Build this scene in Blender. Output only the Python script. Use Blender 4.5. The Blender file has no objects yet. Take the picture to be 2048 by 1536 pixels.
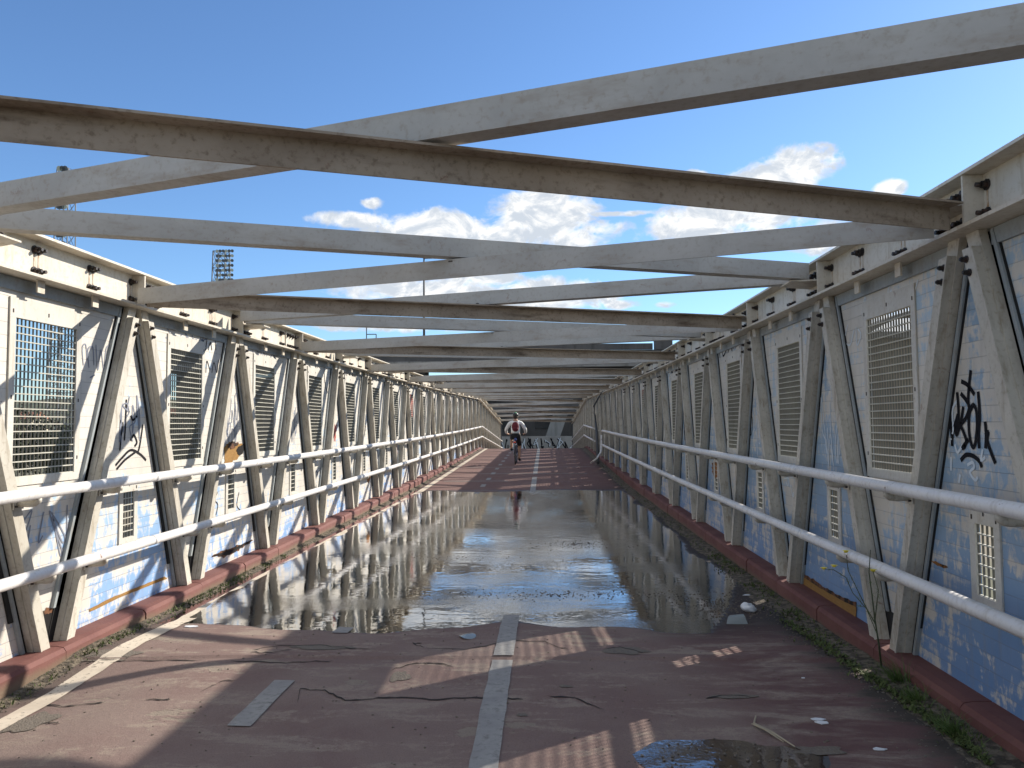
import bpy, math, random
from mathutils import Vector, Matrix, noise as mnoise
random.seed(7)
R = math.radians
C = bpy.context.scene
COL = C.collection

# ------------------------------------------------------------------ camera
CX, CE, YAW, PITCH, ROLL, FPX = 0.557, 1.480, 0.0415, 0.0524, -0.0068, 1538.0
def cam_axes():
    cy, sy = math.cos(YAW), math.sin(YAW); cp, sp = math.cos(PITCH), math.sin(PITCH)
    F = Vector((-sy*cp, cy*cp, sp)); Rt = Vector((cy, sy, 0)); U = Rt.cross(F)
    cr, sr = math.cos(ROLL), math.sin(ROLL)
    return cr*Rt + sr*U, -sr*Rt + cr*U, F
AR, AU, AF = cam_axes()
cam = bpy.data.cameras.new('camera'); camo = bpy.data.objects.new('camera', cam); COL.objects.link(camo)
M = Matrix((AR, AU, -AF)).transposed().to_4x4(); M.translation = Vector((CX, 0, CE)); camo.matrix_world = M
cam.sensor_fit = 'HORIZONTAL'; cam.sensor_width = 36; cam.lens = 36*FPX/2048
cam.clip_start = 0.05; cam.clip_end = 6000
C.camera = camo
def ray(px, py):
    return (AF + AR*((px-1024)/FPX) + AU*((768-py)/FPX)).normalized()
CP = Vector((CX, 0, CE))
def on_x(px, py, X):
    d = ray(px, py); return CP + d*((X-CX)/d.x)
def on_z(px, py, Z):
    d = ray(px, py); return CP + d*((Z-CE)/d.z)
def on_y(px, py, Y):
    d = ray(px, py); return CP + d*(Y/d.y)

# ------------------------------------------------------------------ light
SUN = Vector((1.0, 0.76, 0.697)).normalized()
SAZ = math.atan2(SUN.x, SUN.y); SEL = math.asin(SUN.z)
C.view_settings.view_transform = 'Standard'; C.view_settings.look = 'None'
C.view_settings.exposure = 0.62; C.view_settings.gamma = 1.0
SUN_STR, SKY_STR, CLOUD = 5.0, 0.105, 0.72
sl = bpy.data.lights.new('sun', 'SUN'); sl.energy = SUN_STR; sl.angle = R(0.53); sl.color = (1, 0.92, 0.81)
so = bpy.data.objects.new('sun', sl); COL.objects.link(so)
so.rotation_euler = SUN.to_track_quat('Z', 'Y').to_euler()

class NT:
    def __init__(s, tree): s.t = tree; s.n = tree.nodes; s.l = tree.links
    def node(s, typ, **kw):
        n = s.n.new(typ)
        for k, v in kw.items():
            if hasattr(n, k): setattr(n, k, v)
        return n
    def put(s, sock, v):
        if v is None: return
        if isinstance(v, bpy.types.NodeSocket): s.l.new(v, sock)
        else:
            if isinstance(v, (tuple, list)) and len(v) == 3 and sock.type == 'RGBA': v = (*v, 1)
            sock.default_value = v
    def m(s, op, a, b=None, c=None, clamp=False):
        n = s.node('ShaderNodeMath', operation=op); n.use_clamp = clamp
        s.put(n.inputs[0], a); s.put(n.inputs[1], b); s.put(n.inputs[2], c); return n.outputs[0]
    def mix(s, f, a, b, blend='MIX'):
        n = s.node('ShaderNodeMix', data_type='RGBA', blend_type=blend)
        s.put(n.inputs[0], f); s.put(n.inputs[6], a); s.put(n.inputs[7], b); return n.outputs[2]
    def rng(s, v, a, b, c=0.0, d=1.0, smooth=True):
        n = s.node('ShaderNodeMapRange'); n.interpolation_type = 'SMOOTHSTEP' if smooth else 'LINEAR'
        s.put(n.inputs[0], v)
        for i, q in enumerate((a, b, c, d)): s.put(n.inputs[i+1], q)
        return n.outputs[0]
    def noise(s, vec, scale, detail=4, rough=0.55, dist=0.0):
        n = s.node('ShaderNodeTexNoise'); s.put(n.inputs['Vector'], vec)
        n.inputs['Scale'].default_value = scale; n.inputs['Detail'].default_value = detail
        n.inputs['Roughness'].default_value = rough; n.inputs['Distortion'].default_value = dist
        return n.outputs[0]
    def vmul(s, vec, v):
        n = s.node('ShaderNodeVectorMath', operation='MULTIPLY'); s.put(n.inputs[0], vec); n.inputs[1].default_value = v; return n.outputs[0]
    def xyz(s, vec):
        n = s.node('ShaderNodeSeparateXYZ'); s.put(n.inputs[0], vec); return n.outputs
    def comb(s, x, y, z):
        n = s.node('ShaderNodeCombineXYZ'); s.put(n.inputs[0], x); s.put(n.inputs[1], y); s.put(n.inputs[2], z); return n.outputs[0]

def build_world():
    w = bpy.data.worlds.new('World'); C.world = w; w.use_nodes = True
    t = NT(w.node_tree); t.n.clear()
    out = t.node('ShaderNodeOutputWorld')
    sky = t.node('ShaderNodeTexSky'); sky.sky_type = 'NISHITA'; sky.sun_disc = False
    sky.sun_elevation = SEL; sky.sun_rotation = SAZ
    sky.air_density = 1.0; sky.dust_density = 0.25; sky.ozone_density = 3.0; sky.altitude = 200
    tc = t.node('ShaderNodeTexCoord').outputs['Generated']
    x, y, z = t.xyz(tc)
    az = t.m('ARCTAN2', x, y); el = t.m('ARCSINE', z)
    blobs = [(870,458,120,34,1),(1085,425,105,44,1),(980,478,240,26,.8),(1400,445,90,36,1),(1500,420,110,40,.9),
             (1600,332,60,34,1),(1535,358,70,26,.9),(1780,376,22,14,.9),(712,440,66,13,.8),(742,406,20,9,.7),
             (860,584,170,26,.9),(1085,592,150,32,.95),(960,560,90,18,.8),(1245,609,34,9,.8),(1330,610,20,7,.7),(1230,428,60,5,.6),(1690,470,90,26,.9),
             (1790,740,240,150,1.0),(1390,352,20,9,.8),(1215,455,46,14,.8),(780,655,110,8,.6)]
    base = None; hgt = None
    for (px, py, rx, ry, a) in blobs:
        d = ray(px, py); a0 = math.atan2(d.x, d.y); e0 = math.asin(d.z)
        u = t.m('DIVIDE', t.m('SUBTRACT', az, a0), rx/FPX*1.05); v = t.m('DIVIDE', t.m('SUBTRACT', el, e0), ry/FPX*1.05)
        r2 = t.m('ADD', t.m('MULTIPLY', u, u), t.m('MULTIPLY', v, v))
        g = t.m('MULTIPLY', t.m('SUBTRACT', 1.0, r2), a)
        g = t.m('MAXIMUM', g, -2.4)
        base = g if base is None else t.m('SMOOTH_MAX', base, g, 0.25)
    q = t.comb(az, t.m('MULTIPLY', el, 1.5), 0.0)
    n1 = t.noise(q, 17, 9, 0.62, 0.5)
    n2 = t.noise(q, 60, 6, 0.6)
    d = t.m('ADD', t.m('ADD', base, 0.62), t.m('MULTIPLY', t.m('SUBTRACT', n1, 0.5), 4.6))
    d = t.m('ADD', d, t.m('MULTIPLY', t.m('SUBTRACT', n2, 0.5), 1.1))
    # unseen cloud cover added behind the camera and overhead to neutralise the ambient light
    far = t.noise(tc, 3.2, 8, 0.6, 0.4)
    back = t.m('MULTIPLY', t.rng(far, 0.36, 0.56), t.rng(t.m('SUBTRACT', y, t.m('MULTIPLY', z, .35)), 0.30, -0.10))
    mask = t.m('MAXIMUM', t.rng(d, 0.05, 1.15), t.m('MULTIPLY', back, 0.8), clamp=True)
    # under sides greyer
    q2 = t.comb(az, t.m('SUBTRACT', t.m('MULTIPLY', el, 1.5), 0.016), 0.0)
    n3 = t.noise(q2, 17, 9, 0.62, 0.5)
    sh = t.rng(t.m('SUBTRACT', n3, n1), -0.10, 0.12)
    cc = t.mix(sh, (0.60, 0.66, 0.74), (1.0, 1.0, 0.99))
    ccs = t.node('ShaderNodeVectorMath', operation='SCALE'); t.put(ccs.inputs[0], cc); ccs.inputs['Scale'].default_value = CLOUD
    sks = t.node('ShaderNodeVectorMath', operation='SCALE'); t.put(sks.inputs[0], sky.outputs[0]); sks.inputs['Scale'].default_value = SKY_STR
    tint = t.mix(1.0, sks.outputs[0], (0.80, 0.97, 1.15), 'MULTIPLY')
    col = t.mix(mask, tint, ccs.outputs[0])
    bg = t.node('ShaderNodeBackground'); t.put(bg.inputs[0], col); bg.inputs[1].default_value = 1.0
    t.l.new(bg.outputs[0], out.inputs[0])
build_world()

# ------------------------------------------------------------------ materials
MATS = {}
def mat(name, fn):
    m = bpy.data.materials.new(name); m.use_nodes = True
    t = NT(m.node_tree); t.n.clear()
    out = t.node('ShaderNodeOutputMaterial'); b = t.node('ShaderNodeBsdfPrincipled'); t.l.new(b.outputs[0], out.inputs[0])
    t.b = b; t.out = out
    t.pos = t.node('ShaderNodeNewGeometry').outputs['Position']
    fn(t); MATS[name] = m; return m
def bump(t, h, strength=0.3, dist=0.01):
    n = t.node('ShaderNodeBump'); n.inputs['Strength'].default_value = strength; n.inputs['Distance'].default_value = dist
    t.put(n.inputs['Height'], h); t.l.new(n.outputs[0], t.b.inputs['Normal'])
def S(t, col=None, rough=None, metal=None, spec=None):
    if col is not None: t.put(t.b.inputs['Base Color'], col)
    if rough is not None: t.put(t.b.inputs['Roughness'], rough)
    if metal is not None: t.b.inputs['Metallic'].default_value = metal
    if spec is not None: t.b.inputs['Specular IOR Level'].default_value = spec

def steel(c1, c2, dirt, amount, rust=0.0, rough=0.5, sc=(9, 9, 1.2)):
    def f(t):
        n = t.noise(t.pos, 2.2, 6, 0.6); n2 = t.noise(t.pos, 38, 4, 0.6)
        st = t.noise(t.vmul(t.pos, sc), 2.0, 5, 0.6)
        c = t.mix(t.rng(n, 0.35, 0.7), c1, c2)
        c = t.mix(t.m('MULTIPLY', t.rng(st, 0.5, 0.78), amount), c, dirt)
        c = t.mix(t.m('MULTIPLY', t.rng(n2, 0.5, 0.75), amount*0.6), c, dirt)
        r = t.noise(t.pos, 7.5, 8, 0.7, 0.6)
        c = t.mix(t.m('MULTIPLY', t.rng(r, 0.63, 0.69), rust), c, (0.16, 0.06, 0.025))
        S(t, c, t.rng(n2, 0.3, 0.7, rough-.08, rough+.15)); bump(t, n2, 0.12, 0.004)
    return f
mat('chord_paint', steel((.60,.55,.46), (.54,.49,.40), (.36,.27,.16), 0.65, 0.5))
mat('strut_paint', steel((.53,.50,.43), (.43,.40,.335), (.21,.16,.10), 0.75, 0.45))
mat('beam_paint', steel((.43,.42,.39), (.35,.34,.315), (.24,.185,.125), 0.6, 0.35, 0.5, (1.3, 1.3, 5)))
mat('beam_brown', steel((.37,.31,.24), (.27,.22,.165), (.12,.085,.055), 1.0, 0.5, 0.7, (1.2, 1.2, 6)))
mat('rail_paint', steel((.74,.73,.71), (.66,.65,.63), (.36,.30,.23), 0.4, 0.8, 0.36))
mat('frame_grey', steel((.30,.33,.34), (.24,.27,.28), (.2,.16,.11), 0.5, 0.4))
mat('plate_grey', steel((.58,.56,.50), (.50,.48,.43), (.35,.28,.19), 0.5, 0.5))
mat('grille_steel', steel((.50,.49,.42), (.42,.41,.35), (.25,.21,.14), 0.4, 0.1, 0.75))
mat('grille_shade', steel((.15,.145,.12), (.12,.115,.10), (.1,.08,.05), 0.4, 0.1, 0.8))  # shade on the upright bars' unlit sides, put into the colour
mat('gasket', lambda t: S(t, (.012,.012,.012), 0.8))
mat('bolt', lambda t: S(t, t.mix(t.rng(t.noise(t.pos, 40), .45, .7), (.016,.013,.012), (.06,.03,.02)), 0.55))
mat('streak', lambda t: S(t, t.mix(t.rng(t.noise(t.pos, 30), .4, .65), (.50,.42,.32), (.36,.22,.11)), 0.7))

def panel(t):
    oi = t.node('ShaderNodeObjectInfo'); tint = oi.outputs['Color']; wear = oi.outputs['Alpha']
    x, y, z = t.xyz(t.pos)
    uv = t.comb(y, z, 0.0)
    br = t.node('ShaderNodeTexBrick'); t.put(br.inputs['Vector'], uv)
    br.inputs['Scale'].default_value = 1; br.inputs['Mortar Size'].default_value = 0.0022
    br.inputs['Mortar Smooth'].default_value = 0.35; br.inputs['Brick Width'].default_value = 0.31; br.inputs['Row Height'].default_value = 0.082
    br.inputs['Color1'].default_value = (1,1,1,1); br.inputs['Color2'].default_value = (.0,.0,.0,1); br.inputs['Mortar'].default_value = (.5,.5,.5,1)
    br.offset = 0.5
    mortar = br.outputs['Fac']; bc = t.xyz(br.outputs['Color'])[0]
    # colour by height: white near the top, blue near the foot (the paint itself was sprayed as a gradient)
    big = t.noise(t.pos, 1.1, 4, 0.55)
    g = t.m('ADD', z, t.m('MULTIPLY', t.m('SUBTRACT', big, .5), 0.9))
    lo = t.rng(g, 0.15, 1.25)
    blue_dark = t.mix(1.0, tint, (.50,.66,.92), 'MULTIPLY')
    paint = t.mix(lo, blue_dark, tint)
    paint = t.mix(t.m('MULTIPLY', bc, .08), paint, (.55,.62,.70))
    # worn patches where pale primer shows, brick by brick and as dripping flakes
    fl = t.noise(t.vmul(t.pos, (1, 9, 4)), 1.6, 8, 0.68, 0.5)
    fl2 = t.noise(t.pos, 1.7, 5, 0.6)
    fl3 = t.noise(t.vmul(t.pos, (1, 1.0, 8)), 2.4, 5, 0.6)
    w = t.m('ADD', t.m('ADD', t.m('MULTIPLY', fl, .50), t.m('MULTIPLY', fl2, .38)), t.m('MULTIPLY', fl3, .18))
    w = t.m('ADD', w, t.m('MULTIPLY', t.rng(z, .5, 2.0), .06))
    w = t.m('ADD', w, t.m('MULTIPLY', bc, .03))
    row0 = t.m('FRACT', t.m('DIVIDE', z, .082))
    th = t.m('SUBTRACT', .74, t.m('MULTIPLY', wear, .33))
    wm = t.rng(t.m('ADD', w, t.m('MULTIPLY', t.m('SUBTRACT', row0, .35), .035)), t.m('SUBTRACT', th, .012), t.m('ADD', th, .075))
    primer = t.mix(t.rng(fl2, .4, .65), (.64,.59,.51), (.54,.50,.43))
    c = t.mix(t.m('MULTIPLY', wm, .93), paint, primer)
    dirt = t.noise(t.vmul(t.pos, (1, 14, 1.1)), 1.5, 6, 0.65)
    c = t.mix(t.m('MULTIPLY', t.rng(dirt, .5, .8), .4), c, (.27,.24,.19))
    row = t.m('ABSOLUTE', t.m('SUBTRACT', t.m('FRACT', t.m('DIVIDE', z, .082)), .5))
    c = t.mix(t.m('MULTIPLY', mortar, .13), c, (.20,.20,.20))
    c = t.mix(t.m('MULTIPLY', t.rng(row, .465, .495), .38), c, (.19,.19,.185))
    rs = t.noise(t.vmul(t.pos, (1, 4, 2)), 1.9, 9, 0.75, 1.0)
    c = t.mix(t.rng(rs, .70, .74), c, (.12,.045,.02))
    S(t, c, t.rng(fl, .3, .7, .42, .6))
    bump(t, t.m('SUBTRACT', t.m('MULTIPLY', wm, -.15), mortar), 0.55, 0.006)
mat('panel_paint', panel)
mat('graffiti_black', lambda t: S(t, (.008,.008,.011), 0.8, spec=.2))
mat('graffiti_faded', lambda t: S(t, (.20,.22,.27), 0.6))
mat('graffiti_white', lambda t: S(t, (.60,.66,.70), 0.6))
mat('graffiti_red', lambda t: S(t, (.42,.09,.07), 0.6))
mat('graffiti_yellow', lambda t: S(t, (.55,.50,.10), 0.6))
mat('graffiti_teal', lambda t: S(t, (.05,.25,.32), 0.6))

ZW = -0.050
def floor_m(t):
    x, y, z = t.xyz(t.pos)
    n = t.noise(t.pos, 0.9, 6, 0.6, 0.3); n2 = t.noise(t.vmul(t.pos, (1.0, 3.2, 1)), 1.6, 8, 0.68, 0.4)
    g = t.noise(t.pos, 150, 3, 0.7); g2 = t.noise(t.pos, 24, 6, 0.7)
    c = t.mix(t.rng(n, .35, .68), (.195,.130,.114), (.24,.178,.152))
    worn = t.m('ADD', t.m('MULTIPLY', n2, .7), t.m('MULTIPLY', g2, .3))
    c = t.mix(t.rng(worn, .50, .60), c, (.28,.222,.18))
    pt = t.noise(t.vmul(t.pos, (1.0, 1.8, 1)), 1.15, 9, 0.6, 0.2)
    c = t.mix(t.m('MULTIPLY', t.rng(pt, .625, .645), .85), c, (.26,.215,.17))
    # redder paint kept near the kerb on the far right side
    redm = t.m('MULTIPLY', t.rng(x, 1.2, 1.9), t.rng(n2, .62, .42))
    c = t.mix(t.m('MULTIPLY', redm, .8), c, (.125,.062,.060))
    far = t.rng(y, 15.5, 18.5)
    c = t.mix(t.m('MULTIPLY', far, .65), c, (.15,.075,.066))
    c = t.mix(t.m('MULTIPLY', t.rng(g, .50, .70), .5), c, (.07,.055,.05))
    # dark silt near the puddle's rim and the kerb
    nz = t.m('MULTIPLY', t.m('SUBTRACT', n2, .5), .9)
    silt = t.rng(t.m('ADD', t.m('ABSOLUTE', x), nz), 2.18, 2.42)
    silt = t.m('MULTIPLY', silt, t.rng(x, -1.0, 1.0, .55, 1.0))
    c = t.mix(silt, c, (.062,.052,.042))
    inp = t.rng(t.m('ABSOLUTE', t.m('SUBTRACT', y, 11.8)), 6.5, 6.3)
    wet = t.m('MULTIPLY', inp, t.rng(z, ZW-.001, ZW-.008))
    wet2 = t.m('MULTIPLY', inp, t.rng(z, ZW+.006, ZW+.001))
    wet = t.m('MAXIMUM', wet, wet2)
    c = t.mix(wet, c, (.062,.05,.045))
    damp = t.m('MULTIPLY', t.rng(y, 5.2, 6.2), t.rng(t.m('ADD', x, nz), 1.1, 1.6))
    damp = t.m('MULTIPLY', damp, t.rng(y, 20, 16))
    c = t.mix(t.m('MULTIPLY', damp, .85), c, (.045,.040,.038))
    S(t, c, t.m('SUBTRACT', t.rng(g2, .3, .7, .85, .97), t.m('MULTIPLY', wet, .45)), spec=.3)
    bump(t, t.m('ADD', t.m('ADD', g, t.m('MULTIPLY', g2, 1.6)), t.m('MULTIPLY', t.rng(pt, .625, .645), -1.5)), 0.5, 0.006)
mat('deck_surface', floor_m)
mat('crack', lambda t: S(t, (.02,.014,.012), 0.9))
mat('crack_patch', lambda t: (S(t, t.mix(t.noise(t.pos, 60), (.22,.19,.15), (.10,.08,.065)), 0.9), bump(t, t.noise(t.pos, 90), .8, .01)))
def marking(alpha_lo, alpha_hi, c1, c2):
    def f(t):
        n = t.noise(t.pos, 28, 8, 0.72); n2 = t.noise(t.pos, 4, 5, .6)
        col = t.mix(t.rng(n2, .35, .7), c1, c2)
        S(t, col, .8)
        tr = t.node('ShaderNodeBsdfTransparent'); mx = t.node('ShaderNodeMixShader')
        t.put(mx.inputs[0], t.rng(t.m('ADD', t.m('MULTIPLY', n, .75), t.m('MULTIPLY', n2, .25)), alpha_lo, alpha_hi))
        t.l.new(tr.outputs[0], mx.inputs[1]); t.l.new(t.b.outputs[0], mx.inputs[2]); t.l.new(mx.outputs[0], t.out.inputs[0])
    return f
mat('line_paint', marking(.16, .52, (.31,.30,.28), (.24,.23,.22)))
mat('edge_paint', marking(.34, .45, (.62,.54,.43), (.48,.41,.32)))
def water(t):
    t.n.remove(t.b)
    n = t.noise(t.vmul(t.pos, (1.0, 1.5, 1)), 5.5, 3, 0.5); n2 = t.noise(t.vmul(t.pos, (2.2, 1.0, 1)), 26, 3, 0.6)
    big = t.noise(t.vmul(t.pos, (.5, 1.4, 1)), 1.0, 3, 0.5)
    h = t.m('ADD', t.m('MULTIPLY', n, .55), t.m('MULTIPLY', t.m('MULTIPLY', n2, t.rng(big, .38, .62)), .34))
    bp = t.node('ShaderNodeBump'); bp.inputs['Strength'].default_value = 0.17; bp.inputs['Distance'].default_value = 0.012
    t.put(bp.inputs['Height'], h)
    fr = t.node('ShaderNodeFresnel'); fr.inputs[0].default_value = 1.45; t.l.new(bp.outputs[0], fr.inputs[1])
    tr = t.node('ShaderNodeBsdfTransparent'); tr.inputs[0].default_value = (.70,.66,.60,1)
    gl = t.node('ShaderNodeBsdfGlossy'); gl.inputs['Roughness'].default_value = 0.018; gl.inputs[0].default_value = (1,1,1,1)
    t.l.new(bp.outputs[0], gl.inputs['Normal'])
    mx = t.node('ShaderNodeMixShader'); t.put(mx.inputs[0], t.m('MULTIPLY', fr.outputs[0], 2.0, clamp=True))
    t.l.new(tr.outputs[0], mx.inputs[1]); t.l.new(gl.outputs[0], mx.inputs[2]); t.l.new(mx.outputs[0], t.out.inputs[0])
mat('water', water)
def kerb_m(t):
    x, y, z = t.xyz(t.pos)
    n = t.noise(t.pos, 3.0, 6, .65); n2 = t.noise(t.pos, 45, 4, .65)
    c = t.mix(t.rng(n, .35, .65), (.125,.042,.036), (.165,.066,.054))
    c = t.mix(t.m('MULTIPLY', t.rng(n2, .52, .75), .4), c, (.10,.05,.04))
    s = t.m('MULTIPLY', t.rng(t.m('ADD', z, t.m('MULTIPLY', t.m('SUBTRACT', n, .5), .14)), .03, -.04), .65)
    c = t.mix(s, c, (.15,.125,.075))
    S(t, c, .8); bump(t, t.m('ADD', n2, n), .4, .006)
mat('kerb_paint', kerb_m)
mat('soil', lambda t: (S(t, t.mix(t.rng(t.noise(t.pos, 22, 6), .4, .62), (.055,.045,.032), (.17,.14,.10)), .95), bump(t, t.noise(t.pos, 60, 5), .9, .02)))
mat('moss', lambda t: S(t, t.mix(t.noise(t.pos, 8), (.045,.075,.015), (.11,.13,.035)), .8))
mat('grass_green', lambda t: S(t, t.mix(t.noise(t.pos, 12), (.045,.10,.02), (.12,.17,.04)), .6))
mat('stem_green', lambda t: S(t, (.06,.075,.035), .7))
mat('flower_yellow', lambda t: S(t, (.75,.62,.06), .6))
mat('pebble', lambda t: S(t, t.mix(t.noise(t.pos, 9), (.20,.18,.15), (.10,.085,.07)), .85))
mat('white_litter', lambda t: S(t, (.72,.74,.76), .6))
mat('clear_plastic', lambda t: S(t, (.26,.30,.31), .2))
mat('dry_stick', lambda t: S(t, (.36,.31,.22), .8))
def rust(t):
    n = t.noise(t.pos, 13, 8, .7, .7)
    c = t.mix(t.rng(n, .38, .52), (.03,.012,.006), (.30,.12,.03)); c = t.mix(t.rng(n, .55, .66), c, (.50,.25,.07))
    S(t, c, .9); bump(t, n, .9, .03)
mat('rust', rust)
mat('rust_dark', lambda t: S(t, t.mix(t.rng(t.noise(t.pos, 17, 7), .42, .6), (.018,.010,.006), (.15,.065,.03)), .95))
mat('hole_shade', lambda t: S(t, (.006,.005,.005), 1.0))  # darkness inside torn openings, painted as flat black on the panel
mat('core_board', lambda t: (S(t, t.mix(t.noise(t.vmul(t.pos, (1,3,12)), 5, 6), (.20,.10,.025), (.34,.19,.05)), .9), bump(t, t.noise(t.pos, 50), .5, .01)))
def concrete(c1, c2):
    def f(t):
        n = t.noise(t.pos, .35, 7, .65); st = t.noise(t.vmul(t.pos, (1.5,1.5,.12)), 1.0, 6, .65)
        c = t.mix(t.rng(n, .35, .65), c1, c2); c = t.mix(t.m('MULTIPLY', t.rng(st, .48, .72), .6), c, (c2[0]*.45, c2[1]*.42, c2[2]*.38))
        S(t, c, .85); bump(t, t.noise(t.pos, 6, 6), .3, .03)
    return f
mat('concrete', concrete((.34,.32,.29), (.27,.25,.22)))
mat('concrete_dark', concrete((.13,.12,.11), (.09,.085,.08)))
mat('concrete_brown', concrete((.30,.25,.18), (.22,.18,.13)))
mat('wall_pale', concrete((.36,.35,.32), (.28,.28,.26)))
mat('dark_metal', lambda t: S(t, (.055,.06,.065), .6))
mat('mast_metal', lambda t: S(t, (.10,.115,.13), .5))
mat('lamp_glass', lambda t: S(t, (.45,.50,.45), .25))
mat('ground_mat', lambda t: S(t, t.mix(t.rng(t.noise(t.pos, .05, 8), .4, .6), (.10,.10,.055), (.20,.17,.12)), .95))
mat('hill_mat', lambda t: S(t, t.mix(t.rng(t.noise(t.pos, .02, 8), .4, .6), (.05,.065,.035), (.11,.11,.06)), .95))
mat('leaf_dark', lambda t: S(t, t.mix(t.noise(t.pos, .9, 4), (.016,.026,.010), (.05,.06,.024)), .7))
mat('bark', lambda t: S(t, (.10,.075,.05), .9))
mat('house_wall', lambda t: S(t, (.55,.49,.38), .8))
mat('house_roof', lambda t: S(t, (.30,.13,.08), .8))
mat('window_dark', lambda t: S(t, (.03,.035,.04), .2))

# ------------------------------------------------------------------ mesh helpers
class MB:
    def __init__(s): s.v = []; s.f = []; s.sm = []
    def poly(s, pts, smooth=False):
        i = len(s.v); s.v += [tuple(p) for p in pts]; s.f.append(tuple(range(i, i+len(pts)))); s.sm.append(smooth)
    def box(s, a, b):
        x0,y0,z0 = a; x1,y1,z1 = b
        s.hexa([(x0,y0,z0),(x1,y0,z0),(x1,y1,z0),(x0,y1,z0),(x0,y0,z1),(x1,y0,z1),(x1,y1,z1),(x0,y1,z1)])
    def hexa(s, p):
        i = len(s.v); s.v += [tuple(q) for q in p]
        for f in ((0,3,2,1),(4,5,6,7),(0,1,5,4),(1,2,6,5),(2,3,7,6),(3,0,4,7)):
            s.f.append(tuple(i+k for k in f)); s.sm.append(False)
    def bar(s, p, q, u, w, a0, a1, b0, b1):
        """prism from p to q, cross-section from a0..a1 along u and b0..b1 along w"""
        p = Vector(p); q = Vector(q); u = Vector(u); w = Vector(w)
        P = [c + u*a + w*b for c in (p, q) for a, b in ((a0,b0),(a1,b0),(a1,b1),(a0,b1))]
        s.hexa(P)
    def tube(s, pts, r, n=10, caps=True):
        pts = [Vector(p) for p in pts]; rr = r if isinstance(r, (list, tuple)) else [r]*len(pts)
        rings = []; up = None
        for i, p in enumerate(pts):
            t = (pts[min(i+1, len(pts)-1)] - pts[max(i-1, 0)]).normalized()
            if up is None: up = Vector((0,0,1)) if abs(t.z) < .9 else Vector((1,0,0))
            a = t.cross(up).normalized(); b = a.cross(t).normalized(); up = b
            i0 = len(s.v)
            for k in range(n):
                an = 2*math.pi*k/n; s.v.append(tuple(p + (a*math.cos(an) + b*math.sin(an))*rr[i]))
            rings.append(i0)
        for i in range(len(rings)-1):
            for k in range(n):
                k2 = (k+1) % n; s.f.append((rings[i]+k, rings[i]+k2, rings[i+1]+k2, rings[i+1]+k)); s.sm.append(n > 6)
        if caps:
            s.f.append(tuple(rings[0]+k for k in range(n))[::-1]); s.sm.append(False)
            s.f.append(tuple(rings[-1]+k for k in range(n))); s.sm.append(False)
    def blob(s, c, rx, ry, rz, jit=0.2, seg=8, rings=6, smooth=True):
        i0 = len(s.v); c = Vector(c)
        for j in range(rings+1):
            th = math.pi*j/rings
            for k in range(seg):
                ph = 2*math.pi*k/seg; d = Vector((math.sin(th)*math.cos(ph), math.sin(th)*math.sin(ph), math.cos(th)))
                q = 1 + jit*(mnoise.noise(d*1.7 + c*3.1)*2)
                s.v.append((c.x+d.x*rx*q, c.y+d.y*ry*q, c.z+d.z*rz*q))
        for j in range(rings):
            for k in range(seg):
                a = i0+j*seg+k; b = i0+j*seg+(k+1) % seg; s.f.append((a, a+seg, b+seg, b)); s.sm.append(smooth)
    def build(s, name, m, parent=None, color=None):
        me = bpy.data.meshes.new(name); me.from_pydata(s.v, [], s.f); me.materials.append(MATS[m])
        me.polygons.foreach_set('use_smooth', s.sm); me.update()
        o = bpy.data.objects.new(name, me); COL.objects.link(o)
        if parent is not None:
            o.parent = parent
            if parent.type == 'EMPTY': o.location = -parent.location
        if color: o.color = color
        return o
def tag(o, label=None, cat=None, group=None, kind=None):
    if label: o['label'] = label
    if cat: o['category'] = cat
    if group: o['group'] = group
    if kind: o['kind'] = kind
    elif cat: o['kind'] = 'thing'
    return o
def empty(name, loc, label, cat, group=None):
    o = bpy.data.objects.new(name, None); COL.objects.link(o); o.location = loc; o.empty_display_size = .2
    return tag(o, label, cat, group)

# ------------------------------------------------------------------ bridge layout
S2 = 2.0; Y0 = 3.957; KA, KK, KB = -3, 17, 27
YK = Y0 + KK*S2; YEND = Y0 + KB*S2; YST = Y0 + KA*S2
QA = 0.00021
def zo(y):
    if y < 0: return 0.0
    if y <= YK: return QA*y*y
    return QA*YK*YK - 0.062*(y-YK)
def yk(k, side=0): return Y0 + k*S2 + (.05 if side < 0 else 0)
ZT, ZB = 2.69, 2.436
WF = 2.592; WEB = 2.70
SD = {-1: 'sunlit left', 1: 'shaded right'}; SS = {-1: 'left', 1: 'right'}
ORD = ['', 'first', 'second', 'third', 'fourth', 'fifth', 'sixth', 'seventh', 'eighth', 'ninth', 'tenth', 'eleventh', 'twelfth']
XP0, XP1 = 2.75, 2.766          # panel faces (inner, outer)

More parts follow.
